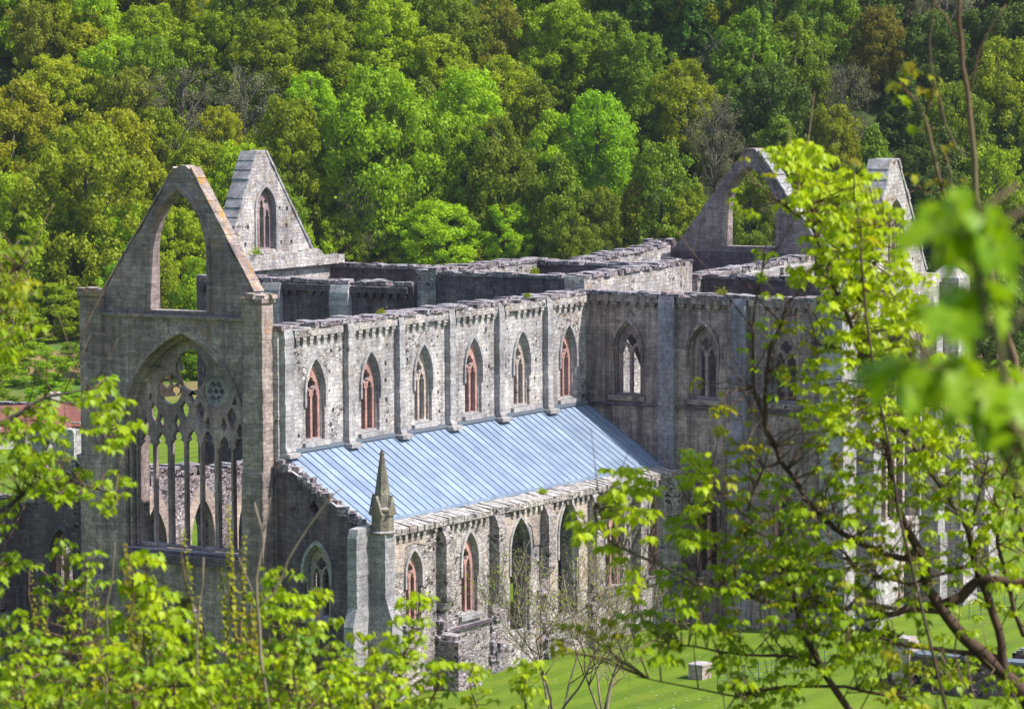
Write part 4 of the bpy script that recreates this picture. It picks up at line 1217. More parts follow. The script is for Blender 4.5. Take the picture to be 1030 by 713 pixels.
LEFT = {'br':[[(-159.333,-107.154,33.337,0.0651),(-158.981,-107.735,34.17,0.0447),(-158.678,-108.235,34.624,0.0285),(-158.506,-108.518,34.829,0.0183),(-158.42,-108.66,34.924,0.0122),(-158.355,-108.766,35.034,0.0098),(-158.291,-108.872,35.083,0.0081),(-158.228,-108.976,35.037,0.0061),(-158.154,-109.098,34.995,0.0041)],
[(-158.678,-108.235,34.624,0.0163),(-158.545,-108.452,35.118,0.013),(-158.459,-108.594,35.241,0.0106),(-158.374,-108.735,35.343,0.0081),(-158.32,-108.823,35.404,0.0057),(-158.267,-108.911,35.424,0.0041),(-158.204,-109.016,35.436,0.0028)],
[(-158.545,-108.452,35.118,0.0122),(-158.52,-108.494,35.57,0.0098),(-158.455,-108.602,35.815,0.0081),(-158.39,-108.708,35.916,0.0061),(-158.348,-108.778,35.969,0.0041)],
[(-158.32,-108.823,35.404,0.0041),(-158.236,-108.963,35.362,0.0037),(-158.167,-109.076,35.238,0.0028)],
[(-158.506,-108.518,34.829,0.0081),(-158.442,-108.622,34.746,0.0065),(-158.4,-108.691,34.684,0.0041)],
[(-158.455,-108.602,35.815,0.0057),(-158.392,-108.706,35.732,0.0041),(-158.361,-108.756,35.63,0.0028)]],'tw':[],'cl':[],'mass':[(-158.38,-108.72,35.28,0.081,0.081,22,'fresh',0.032),(-158.32,-108.82,35.3,0.073,0.073,16,'fresh',0.032),(-158.38,-108.73,35.14,0.102,0.061,26,'fresh',0.033),(-158.31,-108.84,35.16,0.073,0.049,16,'fresh',0.032),(-158.31,-108.84,35.08,0.081,0.033,13,'fresh',0.03),(-158.24,-108.96,35.05,0.089,0.028,22,'fresh',0.03),(-158.17,-109.07,35,0.049,0.02,13,'fresh',0.028),(-158.21,-109.01,35.43,0.041,0.028,13,'fresh',0.032),(-158.19,-109.03,35.33,0.065,0.028,19,'fresh',0.032),(-158.16,-109.08,35.23,0.045,0.041,16,'fresh',0.032),(-158.39,-108.7,36.02,0.057,0.122,22,'olive',0.032),(-158.38,-108.72,35.81,0.057,0.081,19,'olive',0.032),(-158.39,-108.7,35.63,0.057,0.081,16,'fresh',0.032),(-158.35,-108.77,35.69,0.041,0.041,6,'fresh',0.028),(-158.34,-108.79,35.86,0.033,0.057,6,'gold',0.028),(-158.4,-108.68,34.7,0.041,0.049,13,'fresh',0.035),(-158.41,-108.68,34.93,0.041,0.065,13,'fresh',0.032)],'dspan':0.5}
SAP = [('a',[((-156.87,-107.63,33.36),(-156.89,-107.59,34.42),'bronze',0.019),((-156.98,-107.75,33.4),(-156.99,-107.73,34.37),'gold',0.02)]),('b',[((-158.3,-108.95,33.76),(-158.33,-108.91,34.82),'fresh',0.029),((-158.33,-108.96,33.76),(-158.3,-109.01,34.77),'lime',0.031),((-158.24,-108.87,33.74),(-158.24,-108.88,34.64),'fresh',0.027)]),('c',[((-156.78,-107.94,33.38),(-156.81,-107.9,34.32),'bronze',0.02),((-156.89,-108.06,33.41),(-156.9,-108.06,34.27),'gold',0.024)]),('d',[((-159.32,-110.05,34.05),(-159.35,-110.01,35),'bronze',0.022),((-159.26,-110.02,34.04),(-159.26,-110.03,34.94),'lime',0.044),((-159.24,-110,34.03),(-159.25,-109.98,34.79),'gold',0.024)]),('e',[((-157.39,-108.95,33.59),(-157.44,-108.87,34.76),'gold',0.02),((-157,-108.61,33.49),(-156.99,-108.62,34.39),'gold',0.02)]),('f',[((-157.36,-109.11,33.61),(-157.39,-109.07,34.87),'gold',0.02),((-157.33,-109.06,33.59),(-157.31,-109.1,34.73),'gold',0.02),((-157.37,-109.08,33.6),(-157.4,-109.04,34.6),'gold',0.02)]),('g',[((-158.93,-109.88,33.97),(-158.94,-109.86,34.72),'lime',0.036),((-158.91,-109.89,33.96),(-158.9,-109.91,34.64),'lime',0.034),((-159.09,-109.95,34),(-159.1,-109.93,34.61),'fresh',0.032)]),('h',[((-158.16,-109.9,33.83),(-158.17,-109.88,34.75),'lime',0.034),((-158.45,-110.09,33.9),(-158.48,-110.04,34.71),'fresh',0.032),((-158.44,-110.09,33.9),(-158.41,-110.14,34.69),'lime',0.032)]),('i',[((-157.74,-109.73,33.74),(-157.72,-109.76,34.6),'lime',0.032),((-157.76,-109.75,33.74),(-157.72,-109.82,34.41),'fresh',0.031)]),('j',[((-157.87,-110.14,33.8),(-157.88,-110.12,34.46),'lime',0.034),((-158.05,-110.18,33.84),(-158.06,-110.15,34.37),'fresh',0.032),((-158.02,-110.28,33.84),(-158.02,-110.28,34.41),'lime',0.032)]),('k',[((-157.4,-109.78,33.68),(-157.28,-109.99,34.53),'lime',0.036),((-157.4,-109.84,33.69),(-157.33,-109.95,34.36),'lime',0.034),((-157.18,-109.89,33.65),(-157.13,-109.97,34.23),'fresh',0.031)]),('l',[((-159.53,-109.69,34.05),(-159.57,-109.63,34.73),'fresh',0.034),((-159.12,-109.39,33.95),(-159.13,-109.37,34.57),'lime',0.032),((-159.21,-109.53,33.98),(-159.21,-109.54,34.58),'fresh',0.031)]),('m',[((-155.74,-109.62,33.37),(-155.77,-109.57,34),'lime',0.037),((-155.82,-109.38,33.36),(-155.84,-109.35,33.97),'lime',0.034)]),('n',[((-158.05,-109.45,33.76),(-158.06,-109.43,34.43),'fresh',0.031),((-158.01,-109.48,33.76),(-158.01,-109.49,34.38),'lime',0.031),((-158.07,-109.67,33.79),(-158.08,-109.65,34.45),'bronze',0.024)]),('o',[((-158.53,-109.23,33.83),(-158.54,-109.21,34.44),'gold',0.027),((-158.43,-109.22,33.81),(-158.43,-109.23,34.36),'lime',0.031),((-158.76,-109.29,33.88),(-158.77,-109.28,34.39),'fresh',0.031)]),('p',[((-158.69,-110.16,33.95),(-158.71,-110.13,34.73),'bronze',0.024),((-158.89,-110.29,34),(-158.89,-110.29,34.54),'lime',0.034),((-158.8,-110.42,34),(-158.81,-110.41,34.53),'lime',0.034)]),('q',[((-160.02,-110.06,34.18),(-160.02,-110.05,34.68),'lime',0.031),((-159.98,-110.21,34.19),(-159.99,-110.2,34.64),'fresh',0.031)]),('r',[((-159.74,-110.34,34.16),(-159.75,-110.33,34.68),'fresh',0.032),((-160,-110.68,34.24),(-160.01,-110.67,34.7),'lime',0.032)]),('s',[((-159.83,-110.75,34.22),(-159.83,-110.74,34.67),'lime',0.031),((-159.34,-110.49,34.1),(-159.32,-110.5,34.59),'fresh',0.032)]),('t',[((-159.11,-110.77,34.09),(-159.12,-110.76,34.55),'lime',0.032),((-159.36,-110.8,34.14),(-159.36,-110.79,34.72),'fresh',0.031)]),('u',[((-158.75,-110.77,34.03),(-158.74,-110.77,34.44),'fresh',0.031),((-159.05,-110.86,34.09),(-159.06,-110.85,34.53),'lime',0.031)])]
TWIG = {'br':[[(-159.082,-110.46,34.053,0.0081),(-159.095,-110.439,34.579,0.007),(-159.101,-110.429,34.803,0.0062),(-159.093,-110.442,34.951,0.0051),(-159.088,-110.45,35.044,0.0044),(-159.103,-110.425,35.156,0.0033)],
[(-159.088,-110.45,35.044,0.0037),(-159.076,-110.469,35.119,0.0026),(-159.072,-110.476,35.174,0.0015)],
[(-159.101,-110.428,34.758,0.0048),(-159.068,-110.482,34.81,0.0044),(-159.039,-110.531,34.944,0.0044),(-159,-110.595,35.062,0.004),(-158.961,-110.658,35.162,0.0029),(-158.933,-110.706,35.21,0.0018)],
[(-159.101,-110.428,34.784,0.0037),(-159.12,-110.398,34.877,0.0029),(-159.135,-110.373,34.952,0.0018)],
[(-159.397,-109.94,34.056,0.0059),(-159.393,-109.948,34.469,0.0051),(-159.389,-109.953,34.656,0.0044),(-159.378,-109.972,34.879,0.0029),(-159.372,-109.983,35.01,0.0015)],
[(-159.22,-110.232,34.055,0.0051),(-159.216,-110.239,34.43,0.0044),(-159.212,-110.245,34.766,0.0037),(-159.202,-110.263,34.952,0.0022)]],'tw':[],'cl':[]}
ASH = [(-105.61,-80.04,22.99),(-102.47,-79.42,22.54)]
FOREST = [(464,-17,25.2,14.8,'bright','round'),(463,-28,21.3,10.8,'bright','round'),(449,-52,24.3,15.1,'olive','round'),(465.5,-63.1,20.2,12.6,'yellow','round'),(447.5,-59.7,18.2,12.1,'lime','round'),(476,-42.7,15.5,13.4,'brown','bare'),(479,-34.7,14.3,9.3,'brown','bare'),(465,-39.5,13.9,10.1,'olive','round'),(460,6.3,17.5,9.2,'mid','tall'),(461.5,15.5,13.8,8,'olive','tall'),(465,-1.5,18.9,10.6,'mid','round'),(467,-5.8,17.7,9.4,'bright','round'),(458.5,-9.5,11.2,11.9,'lime','round'),(461,-0.8,10,8,'lime','round'),(459,-18.9,13.7,8,'brown','bare'),(476,11.1,16.8,10.3,'bright','round'),(499.5,7.1,14.9,11.4,'bright','round'),(494.5,-16.7,16.1,11.3,'lime','round'),(498.5,-8.3,14.9,10.3,'mid','round'),(501.5,-2.2,13.6,7.3,'bronze','round'),(485.5,23.1,15.8,9.5,'olive','round'),(494.5,28.6,13.4,8.3,'brown','bare'),(494,38.2,17.4,11.5,'mid','round'),(488,44.3,15.9,9.3,'brown','bare'),(504,50.4,13.7,8.7,'bronze','round'),(483.5,42.4,13.1,7.3,'olive','round'),(475.5,-49.3,15.5,9,'bronze','round'),(479.5,-59.4,14.3,10.4,'yellow','round'),(453,-41.7,12.3,8.6,'lime','round'),(446.5,-55.1,7.3,6.1,'dark','round'),(447,-58.8,10.9,7.3,'bright','round'),(462,-3.7,5,8.8,'bronze','low'),(462.5,3.2,4.5,7.5,'bronze','low'),(462,18.9,18.8,10,'mid','round'),(475,26.5,18,9,'brown','bare'),(484.5,34.2,17.1,10.5,'dark','round'),(499.5,13,13.5,9.5,'mid','round'),(493,17.5,14.7,9.4,'mid','round'),(483,3.4,14.4,8.4,'mid','tall'),(492.5,-24.4,14.7,10.7,'bright','round'),(490.5,-32.2,14.6,10.6,'bright','round'),(494,-39.8,13.4,9.4,'bright','round'),(494,-48.4,13.4,10.7,'olive','round'),(492,-56.2,13.3,9.3,'yellow','round'),(493,-63.6,13.4,8,'bronze','round'),(466.5,-11.3,13.9,7.6,'mid','round'),(459,-21.1,8.7,7.5,'olive','round'),(459.5,-13.7,6.2,7.5,'lime','low'),(480,57.9,19.5,10.4,'mid','round'),(494,66.2,17.4,10.7,'olive','round'),(468,61.6,17.8,10.1,'olive','round'),(502.5,57.8,15,9.5,'dark','round'),(459.5,10.7,13.7,7.5,'mid','round'),(461.5,22,13.8,8.3,'olive','round'),(463,30.2,16.3,8.8,'mid','round'),(474,46.9,16.7,9,'mid','tall'),(465,-25.1,13.9,7.6,'bright','round'),(464,2.6,12.6,6.3,'mid','round'),(405,-81.8,14.7,9.8,'lime','round'),(405,-76.5,16.1,9.4,'olive','round'),(405,-68.9,17.1,10.1,'lime','round'),(405,-63.5,15,10,'dark','round'),(405,-58,14.8,8.2,'lime','round'),(408,-44.1,13.5,8,'bright','tall'),(432,-41.5,12.5,7.5,'bright','tall'),(412,-34.3,13.7,8.8,'bright','round'),(414.5,-26.6,12.2,8.8,'lime','round'),(405,-21.6,14.2,8.1,'bright','round'),(405,9.5,13,7.6,'mid','tall'),(411,16.9,11.6,8.6,'dark','round'),(435.5,24.4,12,7.8,'mid','round'),(424.5,30.9,11.6,8.3,'olive','tall'),(405,35.2,14.7,9.3,'dark','round'),(408.5,41.7,11.8,6.6,'dark','tall'),(422,49.8,12.7,7.4,'dark','tall'),(405.5,53.6,13.5,9.6,'dark','round'),(419,60.8,12.2,8.4,'dark','round'),(421,67.9,12.9,7.4,'dark','round'),(425,76.9,12.3,8.6,'dark','tall'),(405,78.6,15.5,10.1,'brown','bare'),(433.5,90.1,11.4,7.2,'dark','round'),(448.5,-87.2,12.8,9.2,'lime','round'),(449.5,-72.3,12.7,7.4,'lime','round'),(448,-67.3,14.1,8.9,'olive','round'),(449.5,-53.7,13.5,9.1,'bright','tall'),(450,-47.9,14,9.6,'lime','round'),(405,-23.6,17.7,9.9,'bright','round'),(454.5,7.6,12.6,7.4,'mid','round'),(428.5,33.7,15.8,10.6,'brown','bare'),(459.5,42.4,13.7,9.1,'mid','round'),(462,49.2,12.6,9.3,'dark','round'),(459.5,57.8,14.1,10.2,'dark','round'),(462,63.6,13.4,9,'mid','round'),(464.5,73.5,12.1,8.4,'mid','round'),(463,78.3,14.4,8.5,'dark','round'),(448,96.3,15.2,9.6,'mid','round'),(446.5,-82.7,15.9,10,'olive','round'),(446,-77,17.4,10.4,'bright','round'),(460.5,-36.1,10.7,7.6,'yellow','round'),(455.5,-30,16.2,9.9,'mid','round'),(464,34.5,13.8,7.8,'brown','bare'),(465,39.7,15,10,'mid','round'),(463.5,54.6,17,9.5,'dark','round'),(467,68.8,13.7,8.1,'dark','tall'),(473.5,83.5,12.3,8.9,'dark','round'),(469,90.5,12.8,7.2,'dark','tall'),(466.5,96.2,16.2,11.4,'dark','round'),(457,-87.6,14.6,8.3,'olive','round'),(461.5,-82.5,13.4,8.8,'yellow','tall'),(462.5,-75,12,8,'olive','round'),(457.5,-68.4,16.1,11.2,'olive','round'),(462.5,-63.1,11.9,7.8,'lime','round'),(461.5,-46.3,13.6,7.9,'yellow','round'),(458.5,-34,17.9,10.6,'lime','round'),(465,-18.9,14.4,10.5,'lime','round'),(469.5,-4.8,11.7,6.6,'mid','tall'),(471.5,36.9,15,8.6,'dark','round'),(477,73.3,14.2,8.8,'mid','round'),(479,88.4,12.9,7.5,'mid','tall'),(473,94.8,16.7,10.5,'olive','round'),(471.5,102.5,17.3,11.4,'dark','round'),(467,-93.6,12.5,8.1,'lime','round'),(461.5,-77.5,16.9,9.5,'olive','tall'),(464.5,-72.2,15.5,10.7,'mid','round'),(467.5,-59.8,13.4,9.9,'mid','round'),(463,-50.2,18.6,11.4,'yellow','round'),(472,-44.8,12.7,7.9,'olive','round'),(474.5,-37.7,11.6,7.7,'yellow','round'),(466,-16.2,19.1,11.5,'mid','round'),(475.5,4.9,14.3,9.8,'lime','tall'),(477,34.9,14.9,10,'mid','tall'),(472,54.5,17.8,11.4,'dark','round'),(491.5,66.2,9.5,6.9,'dark','tall'),(479,70.8,16.5,9.5,'mid','round'),(483,79.6,13.2,9.3,'dark','round'),(474,89.9,20,11.2,'brown','bare'),(489.5,101.6,12.7,8.4,'dark','round'),(472.5,-90.3,13.3,7.8,'yellow','tall'),(477,-84,11.6,7.2,'yellow','tall'),(473,-77.3,15,10.3,'mid','round'),(471,-69.4,16.3,9.6,'olive','round'),(484,-26.4,11.5,8,'lime','round'),(482,-11.6,13.5,9.5,'mid','tall'),(476,-5.6,19,11.1,'lime','round'),(486.5,17.3,13.7,9.4,'mid','tall'),(495.5,52.8,10.6,7.5,'dark','tall'),(490,76.7,13.4,9.2,'dark','round'),(494.5,83.2,12.9,8.8,'dark','round'),(492.5,90.4,12.1,8.3,'mid','round'),(492,97.7,14.5,10.4,'dark','tall'),(480,-95.4,12.1,8.7,'yellow','round'),(474.5,-87.9,16.1,9.3,'yellow','round'),(476.5,-81.4,17.3,10.3,'yellow','round'),(483,-75.6,14.5,8,'lime','round'),(483.5,-52.2,14.5,10.5,'lime','round'),(481,-47.1,16.3,9.5,'mid','round'),(492.5,-9.8,13.2,9.7,'lime','round'),(487,-1.3,14.7,9.6,'lime','round'),(497.5,6.9,10.1,7.3,'mid','tall'),(494.5,72.3,15.3,8.6,'mid','round'),(502,82.9,12.1,7.2,'mid','tall'),(499,89.2,13.1,9.2,'mid','tall'),(499,95.9,14.7,10.4,'mid','tall'),(493,101.9,20.4,11.8,'mid','round'),(485,-93.1,14.9,9.5,'lime','round'),(492.5,-79.7,12.4,8.3,'yellow','tall'),(492.5,-72.7,13.2,8.5,'yellow','tall'),(503.5,25.2,13.8,8.1,'dark','tall'),(492.5,32.4,18.8,11.6,'mid','round'),(507,64.5,13.2,9.6,'dark','round'),(502.5,69,17.2,12.1,'dark','round'),(500.5,78.3,19.1,12.3,'mid','round'),(496.5,84.4,20.2,12.4,'dark','round'),(501.5,92.3,17,10.6,'dark','tall'),(506.5,108.7,17.3,11.8,'mid','round'),(488,-97.4,16.1,11.1,'lime','round'),(490.5,-91.6,16.6,11.8,'olive','round'),(498,-85.7,12.3,8.1,'yellow','round'),(497,-78.3,14.6,9,'yellow','tall'),(501,-62.7,14,10,'yellow','round'),(493,-55.3,17.4,9.8,'lime','tall'),(501.5,-38.7,13.7,7.9,'mid','tall'),(506,-25.3,13.3,8.2,'bright','round'),(506,-15.9,14.3,10,'mid','tall'),(510.5,21.8,13,9.3,'dark','round'),(507.5,27.7,16.8,11.4,'olive','round'),(501.5,35.9,19.6,11,'dark','round'),(509,43.1,13.8,9.4,'mid','round'),(513.5,60.7,14.3,9.9,'brown','bare'),(509,75.4,17,10.2,'dark','tall'),(509.5,83.8,18,11.7,'mid','round'),(520,92.4,12,8.6,'dark','round'),(523,100.9,12.2,8.6,'dark','round'),(521.5,108.5,14.1,8.8,'dark','round'),(506.5,-98,10.7,7.4,'olive','tall'),(505.5,-90.9,14.5,10.3,'olive','round'),(501.5,-74.6,17.1,9.7,'lime','round'),(501,-67.8,16.4,10,'lime','tall'),(504,-60.6,16.3,9.7,'olive','round'),(513,-52.2,12.2,9,'olive','round'),(508,-45.2,13.6,9.8,'yellow','round'),(499.5,-35.3,19.4,12.3,'mid','round'),(512,-28.8,14.7,10.5,'yellow','round'),(510,-20.9,16.7,11.1,'mid','round'),(509,-13.9,16.7,10.2,'lime','round'),(509,-6.3,17.4,9.9,'bright','round'),(513.5,0.9,14.9,9.9,'lime','round'),(513.5,8.4,14.1,9,'lime','round'),(509.5,18.1,18.1,10.4,'dark','round'),(508,23.9,20.5,11.4,'dark','round'),(513.5,33.5,16.7,9.5,'olive','round'),(515.5,50.1,18.2,10.1,'dark','round'),(521,57.8,13.6,9.7,'brown','bare'),(523.5,66.4,14.3,10.6,'brown','bare'),(522,74,15,10.6,'mid','round'),(521.5,80.8,16,9.9,'mid','tall'),(517,88.2,17.5,11.4,'mid','round'),(528,96.9,12.6,8.3,'dark','tall'),(528,106.1,14.7,10.7,'brown','bare'),(521,113.1,18.2,12,'dark','round'),(506.5,-101.3,15.1,10.6,'yellow','round'),(508.5,-86.3,18.1,11.4,'mid','round'),(508.5,-70.9,18.1,12.7,'mid','round'),(515,-55.7,14.7,9.6,'yellow','round'),(515.5,-50.4,15.4,11,'olive','round'),(521,-42.1,12.9,9,'yellow','tall'),(518.5,-31.9,16.2,9.6,'yellow','tall'),(523.5,-24.6,13.3,9.1,'lime','tall'),(522,-17.7,14.9,8.6,'mid','tall'),(520.5,-10.8,15.4,9.7,'mid','tall'),(521.5,5.3,14.8,9,'mid','tall'),(517.5,12.1,16.8,12.2,'mid','round'),(524.5,30.5,16.6,11.5,'olive','round'),(522.5,35.9,17.7,12.3,'dark','round'),(526,45.3,14.7,10.4,'mid','tall'),(526.5,54.7,15.7,9.4,'dark','round'),(525.5,61.4,16.2,11.1,'dark','round'),(525.5,68.3,18.9,10.7,'dark','round'),(534.5,79.1,14.1,9.4,'dark','round'),(534.5,87.2,13.6,8.8,'dark','tall'),(541,97.3,12.2,8.9,'olive','round'),(538.5,112.5,14.7,10.5,'dark','tall')]

# ------------------------------------------------------------------ woodland on the far slope: every tree a thing with trunk and crown
def leaf_quads(cent, nrm, size, rng):
    """Small bent leaf-spray faces at the given centres."""
    n = len(cent)
    nrm = nrm + rng.normal(0, .42, (n, 3))
    nrm /= np.linalg.norm(nrm, axis=1)[:, None] + 1e-9
    r = rng.normal(0, 1, (n, 3))
    a = np.cross(nrm, r)
    a /= np.linalg.norm(a, axis=1)[:, None] + 1e-9
    b = np.cross(nrm, a)
    s = (size * rng.uniform(.6, 1.35, n))[:, None]
    k = rng.uniform(.55, .9, n)[:, None]
    v = np.stack([cent - a * s, cent - b * s * k + nrm * s * .25, cent + a * s, cent + b * s * k - nrm * s * .1], 1).reshape(-1, 3)
    f = np.arange(n * 4).reshape(-1, 4)
    return v, f


def quad_mesh(name, v, f):
    me = bpy.data.meshes.new(name)
    me.vertices.add(len(v))
    me.vertices.foreach_set('co', v.astype(np.float32).ravel())
    me.loops.add(f.size)
    me.loops.foreach_set('vertex_index', f.astype(np.int32).ravel())
    me.polygons.add(len(f))
    me.polygons.foreach_set('loop_start', np.arange(0, f.size, f.shape[1], dtype=np.int32))
    me.update(calc_edges=True)
    return me


def crown_mesh(seed, shape):
    """Crown in unit proportions: about 1 wide and 1 tall, made of leaf sprays on many lobes."""
    rng = np.random.default_rng(seed)
    H, W = 16.0, 11.0
    lobes = []
    nl = {'round': 230, 'tall': 190, 'low': 130, 'bare': 150}[shape]
    while len(lobes) < nl:
        h = rng.uniform(.03, 1.0)
        if shape == 'round':
            rad = math.sqrt(max(.12, 1 - ((h - .48) / .56) ** 2)) * .5
        elif shape == 'tall':
            rad = .5 * min(1, (h + .05) / .25) * (1 - h) ** .62 * 1.18
        elif shape == 'low':
            rad = .5 * math.sqrt(max(0, 1 - h * h))
        else:
            rad = math.sqrt(max(0, 1 - ((h - .62) / .45) ** 2)) * .48
        a = rng.uniform(0, 2 * math.pi)
        rad *= 1 + .2 * math.sin(3 * a + seed * 1.7 + 4 * h) + .16 * math.sin(2 * a - 7 * h + seed)
        q = rad * math.sqrt(rng.uniform(.25, 1.0)) * rng.uniform(.78, 1.12)
        lobes.append((q * math.cos(a) * W, q * math.sin(a) * W, h * H * .93, rng.uniform(.4, 1.05) * (.8 if h > .85 else 1)))
    cs, ns = [], []
    per = 420 if shape != 'bare' else 190
    for x, y, z, r in lobes:
        m = int(per * (r / 1.3) ** 2)
        dirs = rng.normal(0, 1, (m, 3))
        dirs[:, 2] = dirs[:, 2] * .8 + .25
        dirs /= np.linalg.norm(dirs, axis=1)[:, None]
        rr = r * (rng.uniform(.3, 1.2, m) ** .6 * np.where(rng.random(m) < .14, 1.5, 1.0))[:, None]
        c = np.array([x, y, z]) + dirs * rr * np.array([1.0, 1.0, 1.05])
        cs.append(c)
        ns.append(dirs)
    c = np.concatenate(cs)
    nn = np.concatenate(ns)
    c[:, 2] = np.maximum(c[:, 2], H * .04)
    v, f = leaf_quads(c, nn, .17 if shape != 'bare' else .1, rng)
    v = v / np.array([W, W, H])
    return quad_mesh('crown', v, f)


def trunk_mesh(seed, twiggy):
    rng = random.Random(seed)
    m = MB()
    H = 16.0
    m.tube([(0, 0, -1.5), (.1, .05, 3), (-.1, .1, 7), (.1, 0, 11), (0, .1, 14.5)], [.36, .3, .24, .15, .05], 7)
    for i in range(26 if twiggy else 5):
        z = rng.uniform(4, 13)
        a = rng.uniform(0, 6.283)
        L = rng.uniform(2.5, 4.6) * (1.15 - z / 20)
        p0 = Vector((0, .05, z))
        p1 = p0 + Vector((math.cos(a) * L * .5, math.sin(a) * L * .5, L * .45))
        p2 = p0 + Vector((math.cos(a) * L, math.sin(a) * L, L * 1.15))
        m.tube([p0, p1, p2], [.13, .09, .035], 5)
        if twiggy:
            for _ in range(5):
                b = a + rng.uniform(-.9, .9)
                f = rng.uniform(.35, 1)
                s = p0.lerp(p2, f)
                l = rng.uniform(.9, 1.9)
                m.tube([s, s + Vector((math.cos(b) * l * .6, math.sin(b) * l * .6, l))], [.05, .015], 4)
    me = bpy.data.meshes.new('trunk')
    me.from_pydata([(x / 11.0, y / 11.0, z / H) for x, y, z in m.v], [], m.f)
    me.update()
    me.materials.append(BARK)
    return me

CROWNS = {'round': [crown_mesh(s, 'round') for s in (1, 2, 3, 4, 5)], 'tall': [crown_mesh(s, 'tall') for s in (11, 12, 13)],
          'low': [crown_mesh(s, 'low') for s in (21, 22)], 'bare': [crown_mesh(s, 'bare') for s in (31, 32, 33)]}
for k in CROWNS:
    for me in CROWNS[k]:
        me.materials.append(LEAF['mid'])
TRUNKS = [trunk_mesh(s, False) for s in (1, 2)]
TWIGGY = [trunk_mesh(s, True) for s in (5, 6)]
COLW = {'lime': 'lime green', 'bright': 'fresh green', 'mid': 'mid green', 'dark': 'dark green', 'olive': 'olive green', 'yellow': 'yellow green', 'bronze': 'bronze tinted', 'brown': 'grey brown'}
SHW = {'round': 'round headed tree', 'tall': 'narrow tall tree', 'low': 'low bushy tree', 'bare': 'half bare tree'}
bpy.context.view_layer.update()
recs = []
rng = random.Random(99)
for i, (s, t, h, wd, kind, sh) in enumerate(FOREST):
    x, y = xy_of(s, t)
    z = ground_z(x, y)
    e = empty('woodland_tree', (x, y, z - .2), None, 'tree', 'trees on the wooded hillside')
    e.rotation_euler = (0, 0, rng.uniform(0, 6.28))
    e.scale = (wd, wd, h)
    c = link('crown', rng.choice(CROWNS[sh]), None, e)
    c.material_slots[0].link = 'OBJECT'
    c.material_slots[0].material = LEAF[kind]
    link('trunk', rng.choice(TWIGGY if sh == 'bare' else TRUNKS), None, e)
    q = world_to_camera_view(scene, cam, Vector((x, y, z + h * .85)))
    recs.append((e, q.x * 1030, (1 - q.y) * 713, kind, sh))
def place_words(px, py):
    if px < 0: h = 'beyond the left edge'
    elif px < 70: h = 'left of the entrance gable'
    elif px < 150: h = 'over the left buttress'
    elif px < 225: h = 'straight over the entrance gable'
    elif px < 300: h = 'over the far gable'
    elif px < 380: h = 'right of the far gable'
    elif px < 470: h = 'over the nave wall'
    elif px < 560: h = 'over the middle of the church'
    elif px < 640: h = 'over the crossing walls'
    elif px < 700: h = 'just left of the distant gable'
    elif px < 790: h = 'over the distant open gable'
    elif px < 860: h = 'between the rightmost two gables'
    elif px < 930: h = 'over the near transept gable'
    elif px <= 1030: h = 'in the right hand corner'
    else: h = 'beyond the right edge'
    v = 'at the top' if py < 20 else 'high up' if py < 75 else 'halfway up' if py < 145 else 'low down'
    return h, v
cells = {}
for r in recs:
    h, v = place_words(r[1], r[2])
    cells.setdefault((r[3], r[4], h, v), []).append(r)
ORD = ['leftmost', 'second leftmost', 'third leftmost', 'fourth leftmost', 'fifth leftmost', 'sixth leftmost', 'seventh leftmost', 'eighth leftmost', 'ninth leftmost']
for (kind, sh, h, v), L in cells.items():
    L.sort(key=lambda r: r[1])
    for i, r in enumerate(L):
        base = f'{COLW[kind]} {SHW[sh]} {v} {h}'.replace(' headed', '')
        r[0]['label'] = base if len(L) == 1 else f'{ORD[min(i, 8)]} {base}'

# ------------------------------------------------------------------ weeds rooted in the wall tops
for k, (x, y, z, s, lab) in enumerate([(38.6, 29.2, 22.35, .55, 'small green weed at the foot of the far transept gable'), (10.8, .6, 20.95, .3, 'tuft of grass on the clerestory wall top'),
                                       (27.5, .5, 20.95, .26, 'small tuft on the clerestory wall top nearest the corner'), (34.8, -9.5, 21.0, .4, 'weed on the near transept wall top between two windows'),
                                       (35.0, 4.5, 21.9, .4, 'weed on the dark crossing wall top'), (18.0, -6.2, 9.95, .3, 'weed on the aisle cornice above the middle window')]):
    nr_ = np.random.default_rng(500 + k)
    c_ = nr_.normal(0, s * .4, (260, 3))
    c_[:, 2] = np.abs(c_[:, 2]) * 1.1
    v_, f_ = leaf_quads(c_, np.abs(nr_.normal(0, 1, (260, 3))), .05, nr_)
    tag(link('wall_weed', quad_mesh('wall_weed', v_, f_), LEAF['olive' if k % 2 else 'bright'], None, (x, y, z)), lab, 'plant')

# ------------------------------------------------------------------ foreground sycamores
def fleaf(name, dark, light, yellow, trans=.5):
    return leaf_mat(name, dark, light, yellow, trans, 3.0, .06, .45)
FL = {'lime': fleaf('spring_leaf', (.27, .40, .003), (.39, .52, .004), (.55, .58, .006), .48),
      'fresh': fleaf('green_leaf', (.16, .27, .003), (.26, .39, .004), (.42, .48, .006), .45),
      'dark': fleaf('deep_green_leaf', (.07, .15, .006), (.12, .22, .008), (.22, .28, .010), .4),
      'olive': fleaf('olive_shoot_leaf', (.13, .20, .008), (.2, .28, .010), (.3, .32, .012)),
      'gold': fleaf('golden_bud_leaf', (.24, .28, .006), (.36, .38, .010), (.44, .36, .012)),
      'bronze': fleaf('bronze_bud_leaf', (.17, .16, .008), (.25, .21, .010), (.32, .26, .012)),
      'near': fleaf('near_leaf', (.14, .29, .003), (.22, .39, .004), (.33, .46, .006), .45)}
HALF = [(.0, .0), (.13, -.08), (.36, -.04), (.26, .16), (.56, .30), (.30, .38), (.44, .68), (.17, .60), (.12, .82), (.0, 1.06)]
OUTL = HALF + [(-a, b) for a, b in HALF[-2:0:-1]]


